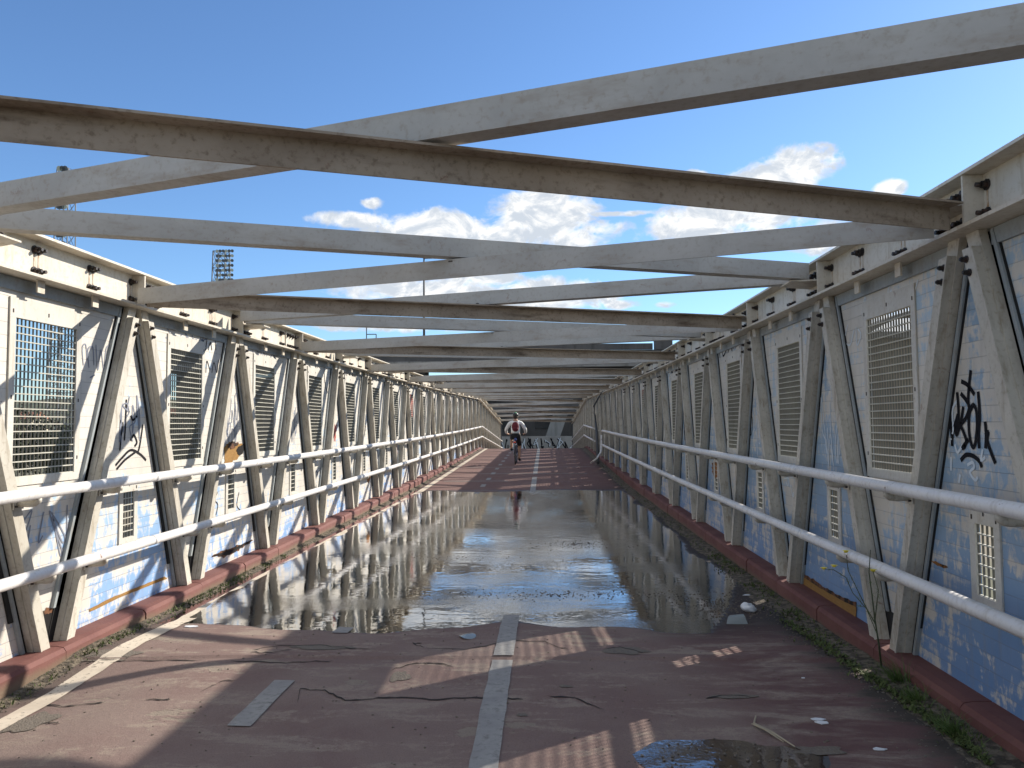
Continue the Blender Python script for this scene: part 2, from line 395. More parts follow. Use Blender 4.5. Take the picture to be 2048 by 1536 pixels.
# deck
ZW = -0.050
KX = {-1: 2.56, 1: 2.585}
def sst(a, b, v):
    t = max(0, min(1, (v-a)/(b-a))); return t*t*(3-2*t)
def fz(x, y, fine=True):
    NE, FE = 5.84, 17.8
    n = mnoise.noise(Vector((x*1.3, y*1.3, 3.0)))*.006 + mnoise.noise(Vector((x*5, y*5, 9.0)))*.0022
    if y <= YK: far_b = ZW + (y-FE)*(.29-ZW)/(YK-FE)
    else: far_b = .29 - .062*(y-YK)
    if y > 18.8: return far_b + n*.5
    base = (ZW+.004)*sst(4.3, 5.75, y)
    if x < -1.5: base += -.09*sst(-1.5, -2.5, x)*(1-sst(4.3, 5.4, y))
    near = NE + .12*math.sin(x*2.3+.5) + .14*mnoise.noise(Vector((x*2.2, 1.0, 0)))
    far = FE + .25*math.sin(x*1.7) + .3*mnoise.noise(Vector((x*2, 7.0, 0)))
    e = (2.50+x) if x < 0 else (2.36-x)
    e += .10*mnoise.noise(Vector((x, y*1.1, 5.0)))
    if x > 0: e += .18*mnoise.noise(Vector((4.0, y*.7, 5.0))) - (max(0, 7.6-y)*.30)
    d = min(y-near, (far-y)*.4, e)
    k = max(-1.0, min(1.0, d/.35))
    if y > 17.0 and far_b > ZW and k < 0: r = max(far_b, ZW+.001) + n*.3
    elif k > 0: r = ZW - .012*k + n*(.30+.6*k)
    else:
        r = base*1.0 + (-.012*k if y > 5.0 else 0) + n*(.35+.65*min(1, abs(k)))
        r = max(r, ZW+.0008) if y > 5.4 else r
    for (bx, by, rx, ry, h) in ((1.0, 9.9, .6, .32, .0125), (.75, 7.0, 1.0, .20, .0120), (-.6, 8.9, .6, .10, .009), (.7, 17.0, 1.3, .3, .0105)):
        q = ((x-bx)/rx)**2 + ((y-by)/ry)**2
        if q < 4: r += h*math.exp(-q*1.6)*(.75+.9*mnoise.noise(Vector((x*14, y*14, 2))))
    q = ((x-1.37)/.50)**2 + ((y-3.5)/.25)**2
    q += .5*mnoise.noise(Vector((x*4, y*4, 1)))
    if q < 3: r = r*(1-math.exp(-q*.9)) - .017*math.exp(-q*1.2)
    return r
def rows():
    ys = []; y = YST
    while y < YEND:
        ys.append(y)
        y += .25 if y < 2.6 else (.022 if y < 7.6 else (.05 if y < 18 else .25))
    ys.append(YEND); return ys
def build_floor():
    ys = rows(); nx = 131; xs = [-2.6+5.2*i/(nx-1) for i in range(nx)]
    mb = MB()
    for y in ys:
        for x in xs: mb.v.append((x, y, fz(x, y)))
    for j in range(len(ys)-1):
        for i in range(nx-1):
            a = j*nx+i; mb.f.append((a, a+1, a+nx+1, a+nx)); mb.sm.append(True)
    o = mb.build('path', 'deck_surface'); tag(o, 'worn dark red cycle path surface of the bridge deck', kind='structure')
    # slab below the surface so the deck has depth
    mb = MB()
    for a, b in ((YST, 18.0), (18.0, YK), (YK, YEND)):
        za = (fz(0, a) if a > 17.5 else 0)-.22; zb_ = (fz(0, b) if b > 17.5 else 0)-.22
        mb.hexa([(-2.9,a,za-.4),(2.9,a,za-.4),(2.9,b,zb_-.4),(-2.9,b,zb_-.4),(-2.9,a,za),(2.9,a,za),(2.9,b,zb_),(-2.9,b,zb_)])
    o = mb.build('bridge_deck', 'concrete'); tag(o, kind='structure')
build_floor()
def strip(mb, x0, x1, y0, y1, dz=.006, n=2, wob=0.0):
    L = max(2, int((y1-y0)/.05)+1)
    idx = []
    for j in range(L+1):
        y = y0+(y1-y0)*j/L
        w0 = wob*mnoise.noise(Vector((y*7, x0*3, 1))); w1 = wob*mnoise.noise(Vector((y*7, x1*3, 4)))
        r = []
        for i in range(n+1):
            x = (x0+w0)+((x1+w1)-(x0+w0))*i/n; r.append(len(mb.v)); mb.v.append((x, y, fz(x, y)+dz))
        idx.append(r)
    for j in range(L):
        for i in range(n): mb.f.append((idx[j][i], idx[j][i+1], idx[j+1][i+1], idx[j+1][i])); mb.sm.append(True)
mb = MB(); strip(mb, -2.375, -2.235, YST, YK+4, wob=.012)
tag(mb.build('edge_line', 'edge_paint'), 'cream edge line painted beside the left kerb', kind='structure')
mb = MB()
for a, b in ((YST, 4.95), (5.02, 14.8), (14.95, 21.5), (22.4, YK+3)): strip(mb, .215, .345, a, b, wob=.006)
tag(mb.build('centre_line', 'line_paint'), 'faded white solid lane line down the path', kind='structure')
mb = MB(); y = 4.15-1.86*3
while y < YK: strip(mb, -1.02, -.90, y-.34, y+.34, wob=.004); y += 1.86
tag(mb.build('dashed_line', 'line_paint'), 'faded white dashed lane line', kind='structure')
mb = MB()
for yy, a, b in ((25.2, -2.0, 2.2), (22.6, -1.4, 1.8), (20.2, -2.1, -.4)): strip(mb, a, b, yy, yy+.10, n=12)
tag(mb.build('expansion_joint', 'line_paint'), kind='structure')

# main puddle and small puddle: water sheets lying in the hollows
mb = MB(); mb.poly([(-2.6,5.45,ZW),(2.6,5.45,ZW),(2.6,18.6,ZW),(-2.6,18.6,ZW)])
tag(mb.build('puddle', 'water'), 'long shallow puddle across the path reflecting the sky', kind='structure')
mb = MB(); pp = []
zsm = -.006
for i in range(40):
    a = 2*math.pi*i/40; r = 1+.12*math.sin(3*a+1)+.10*mnoise.noise(Vector((math.cos(a)*2, math.sin(a)*2, 3)))
    pp.append((1.37+.47*r*math.cos(a), 3.5+.25*r*math.sin(a), zsm))
mb.poly(pp)
tag(mb.build('small_puddle', 'water'), 'small puddle with grit near the camera on the right', kind='structure')

# kerbs: concrete stones with open joints
def kerb(side):
    mb = MB(); y = YST; L = 1.0
    hgt = .09 if side > 0 else .045; kx = KX[side]
    while y < YEND-.1:
        a, b = y+.006, y+L-.006
        for (ya, yb) in ((a, (a+b)/2), ((a+b)/2, b)):
            j = random.uniform(-.006, .006) if ya == a else j
            prof = [(kx, -.25), (kx+.004, hgt-.025), (kx+.022, hgt), (kx+.07, hgt+.008), (2.90, hgt+.008), (2.90, -.25)]
            P0 = [(side*(px+j), ya, pz+zo(ya)) for px, pz in prof]; P1 = [(side*(px+j), yb, pz+zo(yb)) for px, pz in prof]
            n = len(prof); i0 = len(mb.v); mb.v += P0+P1
            for k in range(n):
                k2 = (k+1) % n; q = (i0+k, i0+k2, i0+n+k2, i0+n+k); mb.f.append(q if side < 0 else q[::-1]); mb.sm.append(False)
            for base, fl in ((0, 1), (n, -1)):
                q = tuple(i0+base+k for k in range(n)); mb.f.append(q[::fl]); mb.sm.append(False)
        y += L
    o = mb.build('kerb', 'kerb_paint'); tag(o, 'red painted concrete kerb along the foot of the %s wall' % SD[side], kind='structure')
    mb = MB(); 
    for (a, b) in ((YST, 0), (0, 10), (10, 20), (20, 30), (30, YK), (YK, YEND)):
        mb.bar((side*2.46, a, zo(a)-.1), (side*2.46, b, zo(b)-.1), (side, 0, 0), (0, 0, 1), KX[side]-2.46+.03, .40, -.15, .095 if side > 0 else .03)
    tag(mb.build('kerb_bed', 'crack'), kind='structure')
for s in (-1, 1): kerb(s)

# dirt, moss and gravel strips at the foot of the kerbs
def dirt(side):
    mb = MB(); rnd = random.Random(3+side)
    ys = [YST+i*.06 for i in range(int((40-YST)/.06))]
    prev = None
    for y in ys:
        w = .10 + .06*mnoise.noise(Vector((y*1.4, side*5, 0))) + .03*mnoise.noise(Vector((y*7, side*5, 2)))
        if side > 0: w += .10 + .12*max(0, mnoise.noise(Vector((y*.8, 2, 9))))
        else: w *= .9
        w = max(w, .03)
        zb_ = max(fz(side*(KX[side]-.01-w), y), fz(side*(KX[side]-.01), y))
        hk = .012 if (y < 6 or y > 17) else .006
        r = (len(mb.v), len(mb.v)+1, len(mb.v)+2)
        mb.v += [(side*(KX[side]+.004), y, zb_+hk+.012), (side*(KX[side]-w*.5), y, zb_+hk+.004*rnd.random()), (side*(KX[side]-w), y, fz(side*(KX[side]-w), y)-.002)]
        if prev:
            for k in range(2):
                q = (prev[k], prev[k+1], r[k+1], r[k]); mb.f.append(q if side < 0 else q[::-1]); mb.sm.append(True)
        prev = r
    tag(mb.build('soil_strip', 'soil'), 'dirt gathered along the kerb of the %s wall' % SD[side], 'soil', kind='stuff')
    mb = MB(); mp = MB()
    for i in range(1700 if side > 0 else 1800):
        y = rnd.uniform(2.4, 9) if rnd.random() < .6 else rnd.uniform(5, 30)
        dens = mnoise.noise(Vector((y*1.9, side*3, 4)))
        if dens < -.08 and rnd.random() < .8: continue
        x = side*(KX[side]-.01-abs(rnd.gauss(0, .05 if side < 0 else .09))); z = fz(x, y)+.012
        for k in range(3):
            a = rnd.uniform(0, 6.28); l = rnd.uniform(.008, .028 if side < 0 else .036); dx, dy = math.cos(a)*l*.7, math.sin(a)*l*.7
            mb.poly([(x-dy*.35, y+dx*.35, z-.005), (x+dy*.35, y-dx*.35, z-.005), (x+dx, y+dy, z+l*rnd.uniform(.3, 1))])
    tag(mb.build('moss', 'moss'), 'moss and seedlings growing along the kerb of the %s wall' % SD[side], 'moss', kind='stuff')
    for i in range(1700 if side > 0 else 900):
        y = rnd.uniform(2.4, 8) if rnd.random() < .75 else rnd.uniform(4, 14)
        x = side*(KX[side]-.02-abs(rnd.gauss(0, .13 if side > 0 else .07))); r = rnd.uniform(.0015, .006)
        mp.blob((x, y, fz(x, y)+r*.6), r*1.4, r, r*.8, .3, 5, 3, False)
    tag(mp.build('gravel', 'pebble'), 'loose grit scattered by the kerb of the %s wall' % SD[side], 'gravel', kind='stuff')
for s in (-1, 1): dirt(s)
rnd = random.Random(11); mb = MB()
for i in range(900):
    x = rnd.uniform(-2.2, 2.2); y = 2.8+rnd.random()**1.5*9; r = rnd.uniform(.0015, .006)
    mb.blob((x, y, fz(x, y)+r*.5), r*1.3, r, r*.7, .3, 5, 3, False)
for i in range(70):      # grit islands in the puddles
    a = rnd.random()*6.28; q = rnd.random()**.5; x = 1.37+.42*q*math.cos(a); y = 3.5+.21*q*math.sin(a); r = rnd.uniform(.002, .009)
    mb.blob((x, y, zsm+r*.3), r*1.2, r, r*.8, .3, 5, 3, False)
for (bx, by, rx, ry, n) in ((1.0, 9.9, .6, .35, 200), (.75, 7.0, 1.1, .22, 260), (-.6, 8.9, .7, .15, 50), (2.1, 6.5, .35, .5, 500), (.6, 17.0, 1.3, .3, 90)):
    for i in range(n):
        x = rnd.gauss(bx, rx*.5); y = rnd.gauss(by, ry*.5); r = rnd.uniform(.002, .007)
        if abs(x) < 2.4: mb.blob((x, y, max(fz(x, y), ZW)+r*.25), r*1.4, r, r*.7, .3, 5, 3, False)
tag(mb.build('grit', 'crack_patch'), 'dark grit scattered over the path and in the puddles', 'grit', kind='stuff')

# cracks and broken patches in the surface, traced on the deck
CR = [[(85,1378),(125,1392),(200,1396),(215,1393)],[(290,1400),(335,1399),(341,1403)],[(92,1426),(128,1436)],
      [(200,1308),(330,1312),(430,1314)],[(460,1316),(560,1322),(620,1318),(678,1317)],
      [(395,1390),(440,1364),(480,1362)],[(595,1408),(600,1380),(650,1382),(690,1402),(745,1398),(800,1396),(860,1400),(940,1396),(1000,1396),(1060,1399)],
      [(770,1365),(785,1335),(820,1323),(880,1322),(918,1333)],[(850,1290),(930,1295),(1000,1280),(1010,1276),(1090,1276),(1110,1286),(1145,1296)],
      [(505,1296),(560,1286),(640,1284),(700,1292),(765,1295)],[(1205,1293),(1240,1288),(1300,1306)],[(1410,1398),(1450,1390),(1515,1394)],
      [(1210,1420),(1150,1396),(1080,1392)],[(500,1300),(530,1303),(600,1293)],[(850,1290),(825,1280),(850,1278)]]
mb = MB()
for pl in CR:
    pts = []
    for (a, b) in zip(pl[:-1], pl[1:]):
        for k in range(5):
            px = a[0]+(b[0]-a[0])*k/5; py = a[1]+(b[1]-a[1])*k/5 + rnd.uniform(-1.5, 1.5)
            p = on_z(px, py, 0); pts.append(Vector((p.x, p.y, fz(p.x, p.y)+.004)))
    for i in range(len(pts)-1):
        a, b = pts[i], pts[i+1]; w = rnd.uniform(.003, .0095)
        w0 = 0 if i == 0 else wl; wl = w if i < len(pts)-2 else 0
        mb.poly([a+Vector((0,-w0,0)), b+Vector((0,-wl,0)), b+Vector((0,wl+.0005,0)), a+Vector((0,w0+.0005,0))])
tag(mb.build('surface_crack', 'crack'), kind='structure')
mb = MB()
for (cx, cy, rx, ry) in ((645,1289,62,5),(1250,1297,45,8),(210,1300,60,8),(60,1420,55,16),(800,1350,20,10),(1465,1393,50,4),(1130,1372,14,3),(1044,1430,12,3),(1640,1500,50,8)):
    c = on_z(cx, cy, 0); e = on_z(cx+rx, cy, 0); f = on_z(cx, cy-ry, 0)
    RX = (e-c).length; RY = (f-c).length; P = []
    for i in range(36):
        a = 2*math.pi*i/36; r = 1+.55*mnoise.noise(Vector((math.cos(a)*1.8+cx, math.sin(a)*1.8, 2)))
        x = c.x+RX*r*math.cos(a); y = c.y+RY*r*math.sin(a); P.append((x, y, fz(x, y)+.0035))
    cz = (c.x, c.y, fz(c.x, c.y)+.0035)
    for i in range(36): mb.poly([cz, P[i], P[(i+1) % 36]])
tag(mb.build('worn_patch', 'crack_patch'), kind='structure')

# ------------------------------------------------------------------ top chords
def bolt(mb, p, d, r=.019, L=.055):
    p = Vector(p); d = Vector(d)
    mb.tube([p, p+d*.006], r*1.5, 10); mb.tube([p+d*.006, p+d*.028], r, 6); mb.tube([p+d*.028, p+d*L], r*.62, 8)
ME = {}
def inst(name, key, fn, m, p, d, parent):
    """a copy of a small shared mesh with its axis turned from +Z to d"""
    if key not in ME:
        mb = MB(); fn(mb); o = mb.build(name, m); ME[key] = o.data; bpy.data.objects.remove(o)
    o = bpy.data.objects.new(name, ME[key]); COL.objects.link(o); o.parent = parent
    o.location = Vector(p) - (parent.location if parent.type == 'EMPTY' else Vector()); o.rotation_euler = Vector(d).to_track_quat('Z', 'Y').to_euler(); return o
def chord(side):
    root = empty('top_chord', (side*WEB, YST, ZB), 'long cream painted steel top chord running above the %s wall' % SD[side], 'steel beam', 'steel top chords')
    segs = [YST, 0] + [yk(k) for k in range(-1, KK+1) if yk(k) > 1] + [YEND]
    web = MB(); ft = MB(); fb = MB()
    for a, b in zip(segs[:-1], segs[1:]):
        A = (side*WEB, a, zo(a)); B = (side*WEB, b, zo(b)); u = (side, 0, 0); w = (0, 0, 1)
        web.bar(A, B, u, w, 0, .012, ZB-.002, ZT-.014)
        ft.bar(A, B, u, w, -.108, .13, ZT-.016, ZT); fb.bar(A, B, u, w, -.108, .13, ZB-.020, ZB-.002)
    web.build('web', 'chord_paint', root); ft.build('top_flange', 'chord_paint', root); fb.build('bottom_flange', 'chord_paint', root)
    ALLB = (MB(), MB())
    for k in range(KA+2, KB):
        y = yk(k, side)+(.10 if side < 0 else 0); z = zo(y); big = k < 13
        b = MB(); g = MB(); st = MB(); hb = MB(); xs = side*(WEB-.001); ins = (-side, 0, 0)
        # stiffener, backing plate and horizontal gusset at each joint
        g.bar((side*WEB, y-.185, z), (side*WEB, y-.17, z), ins, (0,0,1), 0, .10, ZB, ZT-.018)
        g.bar((side*WEB, y-.165, z), (side*WEB, y+.26, z), ins, (0,0,1), .001, .010, ZB+.012, ZT-.035)
        gz = z+2.532
        xi = side*(WEB-.010)
        g.hexa([(xi, y-.16, gz), (side*2.42, y-.14, gz), (side*2.42, y+.12, gz), (xi, y+.24, gz),
                (xi, y-.16, gz+.010), (side*2.42, y-.14, gz+.010), (side*2.42, y+.12, gz+.010), (xi, y+.24, gz+.010)][::1])
        g.build('gusset_plate', 'chord_paint', root)
        near = k < 4
        def B(p, d, r=.019, L=.055):
            if near: inst('bolt', ('bolt', r, L), lambda m: bolt(m, (0,0,0), (0,0,1), r, L), 'bolt', p, d, root)
            else: bolt(b, p, d, r, L)
        def ST(y0, y1, z0, z1):
            m_ = MB() if near else st
            m_.bar((side*(WEB-.0005), y0, z), (side*(WEB-.0005), y1, z), ins, (0,0,1), 0, .0015, z0, z1)
            if near: m_.build('rust_streak', 'streak', root)
        if big:
            for zz in (2.615, 2.478):
                B((xs, y-.215, z+zz), ins)
                for q in range(4): B((side*(WEB-.010), y-.085+q*.085, z+zz), ins, .019, .05)
            for q in (-.06, .07): B((side*2.50, y+q, gz+.010), (0, 0, 1), .016, .04)
            ST(y-.222, y-.208, 2.44, 2.60)
            for fr in (.33, .63):
                for e in (-.022, .022):
                    for zz in (2.615, 2.478): B((xs, y+fr*S2+e, z+zz), ins)
                    ST(y+fr*S2+e-.005, y+fr*S2+e+.005, 2.44, 2.60)
            if k in (2, 5, 8, 11):
                pl = MB(); pl.bar((side*WEB, y+1.42, z), (side*WEB, y+1.74, z), ins, (0,0,1), .001, .012, ZB+.01, ZT-.03); pl.build('splice_plate', 'chord_paint', root)
                for q in range(3):
                    for zz in (2.615, 2.478): B((side*(WEB-.012), y+1.48+q*.10, z+zz), ins)
            for fr in (.33, .63):
                ym = y+fr*S2; zm = zo(ym); hb = MB()
                hb.bar((side*2.66, ym-.035, zm), (side*2.66, ym+.035, zm), (side,0,0), (0,0,1), 0, .012, ZB-.10, ZB-.02)
                hb.build('hanger_tab', 'chord_paint', root)
            for v_ in b.v: ALLB[0].v.append(v_)
            i0 = len(ALLB[0].v)-len(b.v); ALLB[0].f += [tuple(i0+q for q in f_) for f_ in b.f]; ALLB[0].sm += b.sm
            i0 = len(ALLB[1].v); ALLB[1].v += st.v; ALLB[1].f += [tuple(i0+q for q in f_) for f_ in st.f]; ALLB[1].sm += st.sm
    ALLB[0].build('far_bolts', 'bolt', root)['kind'] = 'stuff'
    ALLB[1].build('far_rust_streaks', 'streak', root)['kind'] = 'stuff'
for s in (-1, 1): chord(s)

# ------------------------------------------------------------------ overhead bracing
def brace(b, rising):
    """rising: right end nearer the camera (rises to the right in view)"""
    kl, kr = (b+1, b) if rising else (b, b+1)
    oL, oR = (-.26, .02) if rising else (-.12, -.13)
    p = Vector((-2.56, yk(kl, -1)+oL, zo(yk(kl))+2.537)); q = Vector((2.56, yk(kr)+oR, zo(yk(kr))+2.537))
    d = (q-p).normalized(); w = Vector((-d.y, d.x, 0)).normalized()      # w points away from the camera (+Y)
    odd = b % 2 != 0      # bay -1, 1, 3 ...: the 'falling' beam hangs below with its shelf toward the viewer
    h = .122; U = Vector((0,0,1)); mb = MB(); m = 'beam_paint'
    if odd and not rising:   # hanging, shelf toward the camera
        mb.bar(p, q, w, U, -.082, 0.0, -.010, 0); mb.bar(p, q, w, U, -.004, .006, -h, -.0102); m = 'beam_brown'
    elif odd and rising:     # standing, shelf away
        mb.bar(p, q, w, U, 0, .10, .012, .021); mb.bar(p, q, w, U, 0, .009, .0212, .012+h)
    elif not odd and not rising:  # standing, shelf away
        mb.bar(p, q, w, U, 0, .10, .012, .021); mb.bar(p, q, w, U, 0, .009, .0212, .012+h)
    else:                    # hanging, shelf away
        mb.bar(p, q, w, U, 0, .10, -.010, 0); mb.bar(p, q, w, U, 0, .009, -h, -.0102)
    n = b+1
    side_txt = 'right' if rising else 'left'
    if n == 0: lab = 'closest overhead steel beam in view, its %s end nearer the camera' % side_txt
    elif n < 0: lab = 'overhead steel beam behind the viewpoint above bay %d, %s end nearer' % (-n, side_txt)
    elif n <= 12: lab = '%s overhead beam above the %s big mesh windows, %s end nearer the camera' % ('brown grimy' if m == 'beam_brown' else 'pale grey', ORD[n], side_txt)
    elif b < KK: lab = 'thin looking distant overhead beam on the level stretch before the bend'
    else: lab = 'small far overhead beam on the stretch sloping down past the bend'
    o = mb.build('overhead_beam', m); tag(o, lab, 'overhead beam', 'crossed bracing beams over the path')
    if rising:
        # bolt where the two cross
        c = (p+q)/2
        if b < 8:
            for e, dd in ((.021, 1), (-.010, -1)): inst('bolt', ('bb',), lambda m: bolt(m, (0,0,0), (0,0,1), .017, .05), 'bolt', c+Vector((-.03,.03,e)), (0,0,dd), o)
    return o, p, q, w
BE = {}
for b in range(-2, KB-1):
    for rz in (True, False): BE[(b, rz)] = brace(b, rz)

# ------------------------------------------------------------------ struts
def strut(side, k, dirn):
    """from the joint k down to the foot half a bay away (dirn -1 nearer the camera, +1 farther)"""
    yt = yk(k, side)+dirn*.085+.0; yb = yk(k, side)+dirn*(S2*.5-.105)+.0
    zt = zo(yk(k))+ZB-.021; zb = zo(yb)-.02
    u = Vector((-side, 0, 0))
    P = Vector((side*2.732, yt, zt)); Q = Vector((side*2.732, yb, zb)); d = (Q-P).normalized()
    v = Vector((0, -d.z, d.y))
    v = v if v.y > 0 else -v      # in-plane, toward +Y
    # keep the top cut level: build as sheared prism along Y
    def pr(x0, x1, w0, w1, top_cut, mbx):
        t0 = P + (Q-P)*(top_cut/abs(Q.z-P.z))
        s0, s1 = w0/abs(v.y), w1/abs(v.y)
        a = [Vector((side*x, c.y+e, c.z)) for c in (t0, Q) for (x, e) in ((x0, s0), (x1, s0), (x1, s1), (x0, s1))]
        if side > 0: a = [a[i] for i in (1,0,3,2,5,4,7,6)]
        mbx.hexa(a)
    mb = MB()
    pr(2.690, 2.732, -.053, .053, 0, mb)
    pr(2.648, 2.6895, -.045, .045, .085, mb)
    pr(2.640, 2.649, -.049, -.039, .085, mb)
    n = k+1 if dirn > 0 else k
    edge = 'near' if dirn > 0 else 'far'
    if k < -1: lab = 'steel strut of the %s wall behind the viewpoint' % SS[side]
    elif n < 1: lab = 'pale steel strut at the near picture edge, %s wall, foot %s' % (SS[side], ['nearest', 'toward the camera', 'away from the camera'][dirn] if k == 0 else ['', 'farther back', 'out of view'][dirn])
    elif n <= 12: lab = 'pale steel strut along the %s edge of the %s big mesh window, %s wall' % (edge, ORD[n], SS[side])
    elif k < KK: lab = 'pale steel strut among the crowded far ones of the %s wall before the bend' % SD[side]
    else: lab = 'small far strut of the %s wall on the slope past the bend' % SD[side]
    o = mb.build('steel_strut', 'strut_paint'); tag(o, lab, 'strut', 'leaning steel struts of the %s wall' % SD[side])
    if k < 9:
        for dz in (.14, .21):
            c = P + (Q-P)*(dz/abs(Q.z-P.z))
            inst('bolt', ('sb',), lambda m: bolt(m, (0,0,0), (0,0,1), .013, .035), 'bolt', (side*2.648, c.y - dirn*.025, c.z), (-side, 0, 0), o)
    return P, Q
for side in (-1, 1):
    for k in range(KA+1, KB):
        for dirn in (-1, 1):
            strut(side, k, dirn)

# ------------------------------------------------------------------ cladding panels
def grille(mb, side, y0, y1, z0, z1, sy=.038, sz=.0485):
    n = max(2, round((y1-y0)/sy)); d0, d1 = XP0, XP0+.011
    for i in range(n+1):
        y = y0+(y1-y0)*i/n; x0, x1 = sorted((side*d0, side*d1)); mb.box((x0, y-.0015, z0), (x1, y+.0015, z1))
    rods = MB()
    n = max(2, round((z1-z0)/sz))
    for i in range(n+1):
        z = z0+(z1-z0)*i/n; x0, x1 = sorted((side*(d0-.004), side*(d0+.008))); rods.box((x0, y0, z-.0035), (x1, y1, z+.0035))
    return rods
def cpanel(side, k, up):
    """up=False: wide-top panel between joints k and k+1 (big window); up=True: wide-foot panel under joint k"""
    if not up:
        ya, yb_ = yk(k, side), yk(k+1, side); yc = (ya+yb_)/2; z = zo(yc)
        e = lambda zz: ((ya+.085)+((yc-.105)-(ya+.085))*(ZB-zz)/(ZB+.02)+.082, (yb_-.085)+((yc+.105)-(yb_-.085))*(ZB-zz)/(ZB+.02)-.082)
        zlo, zhi = .27, ZB-.03; hz0, hz1, hw = 1.165, 2.165, .315
        if k >= 0 and mnoise.noise(Vector((k*3.3, side, 0))) > 9: hw = .3
        yc = yk(k, side)+(1.0 if side > 0 else .96)
    else:
        yc = yk(k, side); z = zo(yc)
        e = lambda zz: (yc-.085-(1-.19)*(ZB-zz)/(ZB+.02)+.082, yc+.085+(1-.19)*(ZB-zz)/(ZB+.02)-.082)
        zlo, zhi = .0, 2.33; hz0, hz1, hw = .60, .96, .082
        yc = yk(k, side)
    # clamp zlo where edges cross
    zs = [zlo, hz0, hz1, zhi]
    def pan(mb, x, flip):
        # grid strips, front face
        for (a, b) in ((zlo, hz0), (hz1, zhi)):
            l0, r0 = e(a); l1, r1 = e(b)
            if r0 <= l0: r0 = l0 = (l0+r0)/2
            if r1 <= l1: r1 = l1 = (l1+r1)/2
            q = [(x, l0, z+a), (x, r0, z+a), (x, r1, z+b), (x, l1, z+b)]; mb.poly(q if flip else q[::-1])
        l0, r0 = e(hz0); l1, r1 = e(hz1)
        q = [(x, l0, z+hz0), (x, yc-hw, z+hz0), (x, yc-hw, z+hz1), (x, l1, z+hz1)]; mb.poly(q if flip else q[::-1])
        q = [(x, yc+hw, z+hz0), (x, r0, z+hz0), (x, r1, z+hz1), (x, yc+hw, z+hz1)]; mb.poly(q if flip else q[::-1])
    mb = MB(); pan(mb, side*XP0, side < 0); pan(mb, side*XP1, side > 0)
    # rims of the opening
    for (p, q) in (((yc-hw,hz0),(yc+hw,hz0)),((yc+hw,hz0),(yc+hw,hz1)),((yc+hw,hz1),(yc-hw,hz1)),((yc-hw,hz1),(yc-hw,hz0))):
        mb.poly([(side*XP0, p[0], z+p[1]), (side*XP0, q[0], z+q[1]), (side*XP1, q[0], z+q[1]), (side*XP1, p[0], z+p[1])])
    l0, r0 = e(zlo); l1, r1 = e(zhi)
    for (p, q) in (((l0,zlo),(l1,zhi)),((r0,zlo),(r1,zhi)),((l1,zhi),(r1,zhi))):
        mb.poly([(side*XP0, p[0], z+p[1]), (side*XP0, q[0], z+q[1]), (side*XP1, q[0], z+q[1]), (side*XP1, p[0], z+p[1])])
    # tint / wear
    v = mnoise.noise(Vector((k*1.7, side*4, up*3.0)))
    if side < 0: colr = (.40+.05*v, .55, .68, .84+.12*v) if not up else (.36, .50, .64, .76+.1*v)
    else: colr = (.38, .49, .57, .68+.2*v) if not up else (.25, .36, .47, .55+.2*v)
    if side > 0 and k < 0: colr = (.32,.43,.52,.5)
    n = k+1
    kind = 'panel with big mesh window' if not up else 'narrow panel with small mesh slot'
    shade = ('whitish blue' if side < 0 else ('weathered blue' if not up else 'deep blue'))
    if not up:
        if n < 0: lab = 'wide painted panel of the %s wall behind the viewpoint' % SS[side]
        elif n == 0: lab = '%s wide panel at the picture edge, near end of the %s wall' % (shade, SS[side])
        elif n <= 12: lab = '%s panel holding the %s big mesh window of the %s wall' % (shade, ORD[n], SS[side])
        elif k < KK: lab = 'far wide mesh window panel of the %s wall, among those crowded before the bend' % SS[side]
        else: lab = 'tiny far wide panel of the %s wall on the slope past the bend' % SD[side]
    else:
        if n <= 0: lab = 'narrow painted panel of the %s wall beyond the picture edge' % SS[side]
        elif n == 1: lab = '%s narrow panel just before the first big mesh window of the %s wall' % (shade, SS[side])
        elif n <= 12: lab = '%s narrow panel between the %s and %s big mesh windows of the %s wall' % (shade, ORD[n-1], ORD[n], SS[side])
        elif k < KK: lab = 'far narrow panel of the %s wall, among those crowded before the bend' % SS[side]
        else: lab = 'tiny far narrow panel of the %s wall on the slope past the bend' % SD[side]
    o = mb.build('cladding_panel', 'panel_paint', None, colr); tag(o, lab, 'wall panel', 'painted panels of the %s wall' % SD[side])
    # window frame plate
    fr = MB(); u = (-side, 0, 0)
    mt, ms, mbm = (.125, .055, .055) if not up else (.07, .05, .10)
    def pl(y0, y1, z0, z1):
        fr.bar((side*(XP0-.001), y0, z), (side*(XP0-.001), y1, z), u, (0,0,1), 0, .010, z0, z1)
    pl(yc-hw-ms, yc+hw+ms, hz1, hz1+mt); pl(yc-hw-ms, yc+hw+ms, hz0-mbm, hz0)
    pl(yc-hw-ms, yc-hw, hz0+.0005, hz1-.0005); pl(yc+hw, yc+hw+ms, hz0+.0005, hz1-.0005)
    f = fr.build('window_frame', 'plate_grey', o)
    if k < 5:
        pos = [(yy, zz) for yy in (yc-hw-ms*.5, yc+hw+ms*.5) for zz in ((hz0+.1, (hz0+hz1)/2, hz1+.04) if not up else (hz0-.05, hz1+.03))]+[(yc, hz1+.055)]
        for yy, zz in pos:
            inst('screw', ('screw',), lambda m: m.box((-.012, -.004, 0), (.012, .004, .003)), 'bolt', (side*(XP0-.011), yy, z+zz), (-side, 0, 0), f).rotation_euler = (0, -side*math.pi/2, 0)
    gm = MB()
    sc = 1 if k < 12 else 2
    rods = grille(gm, side, yc-hw, yc+hw, z+hz0, z+hz1, .038*sc, .0485)
    gm.build('grille', 'grille_shade', f); rods.build('grille_rods', 'grille_steel', f)
    # grey steel edge frame and black gasket, following both slanting edges
    ef = MB(); gk = MB()
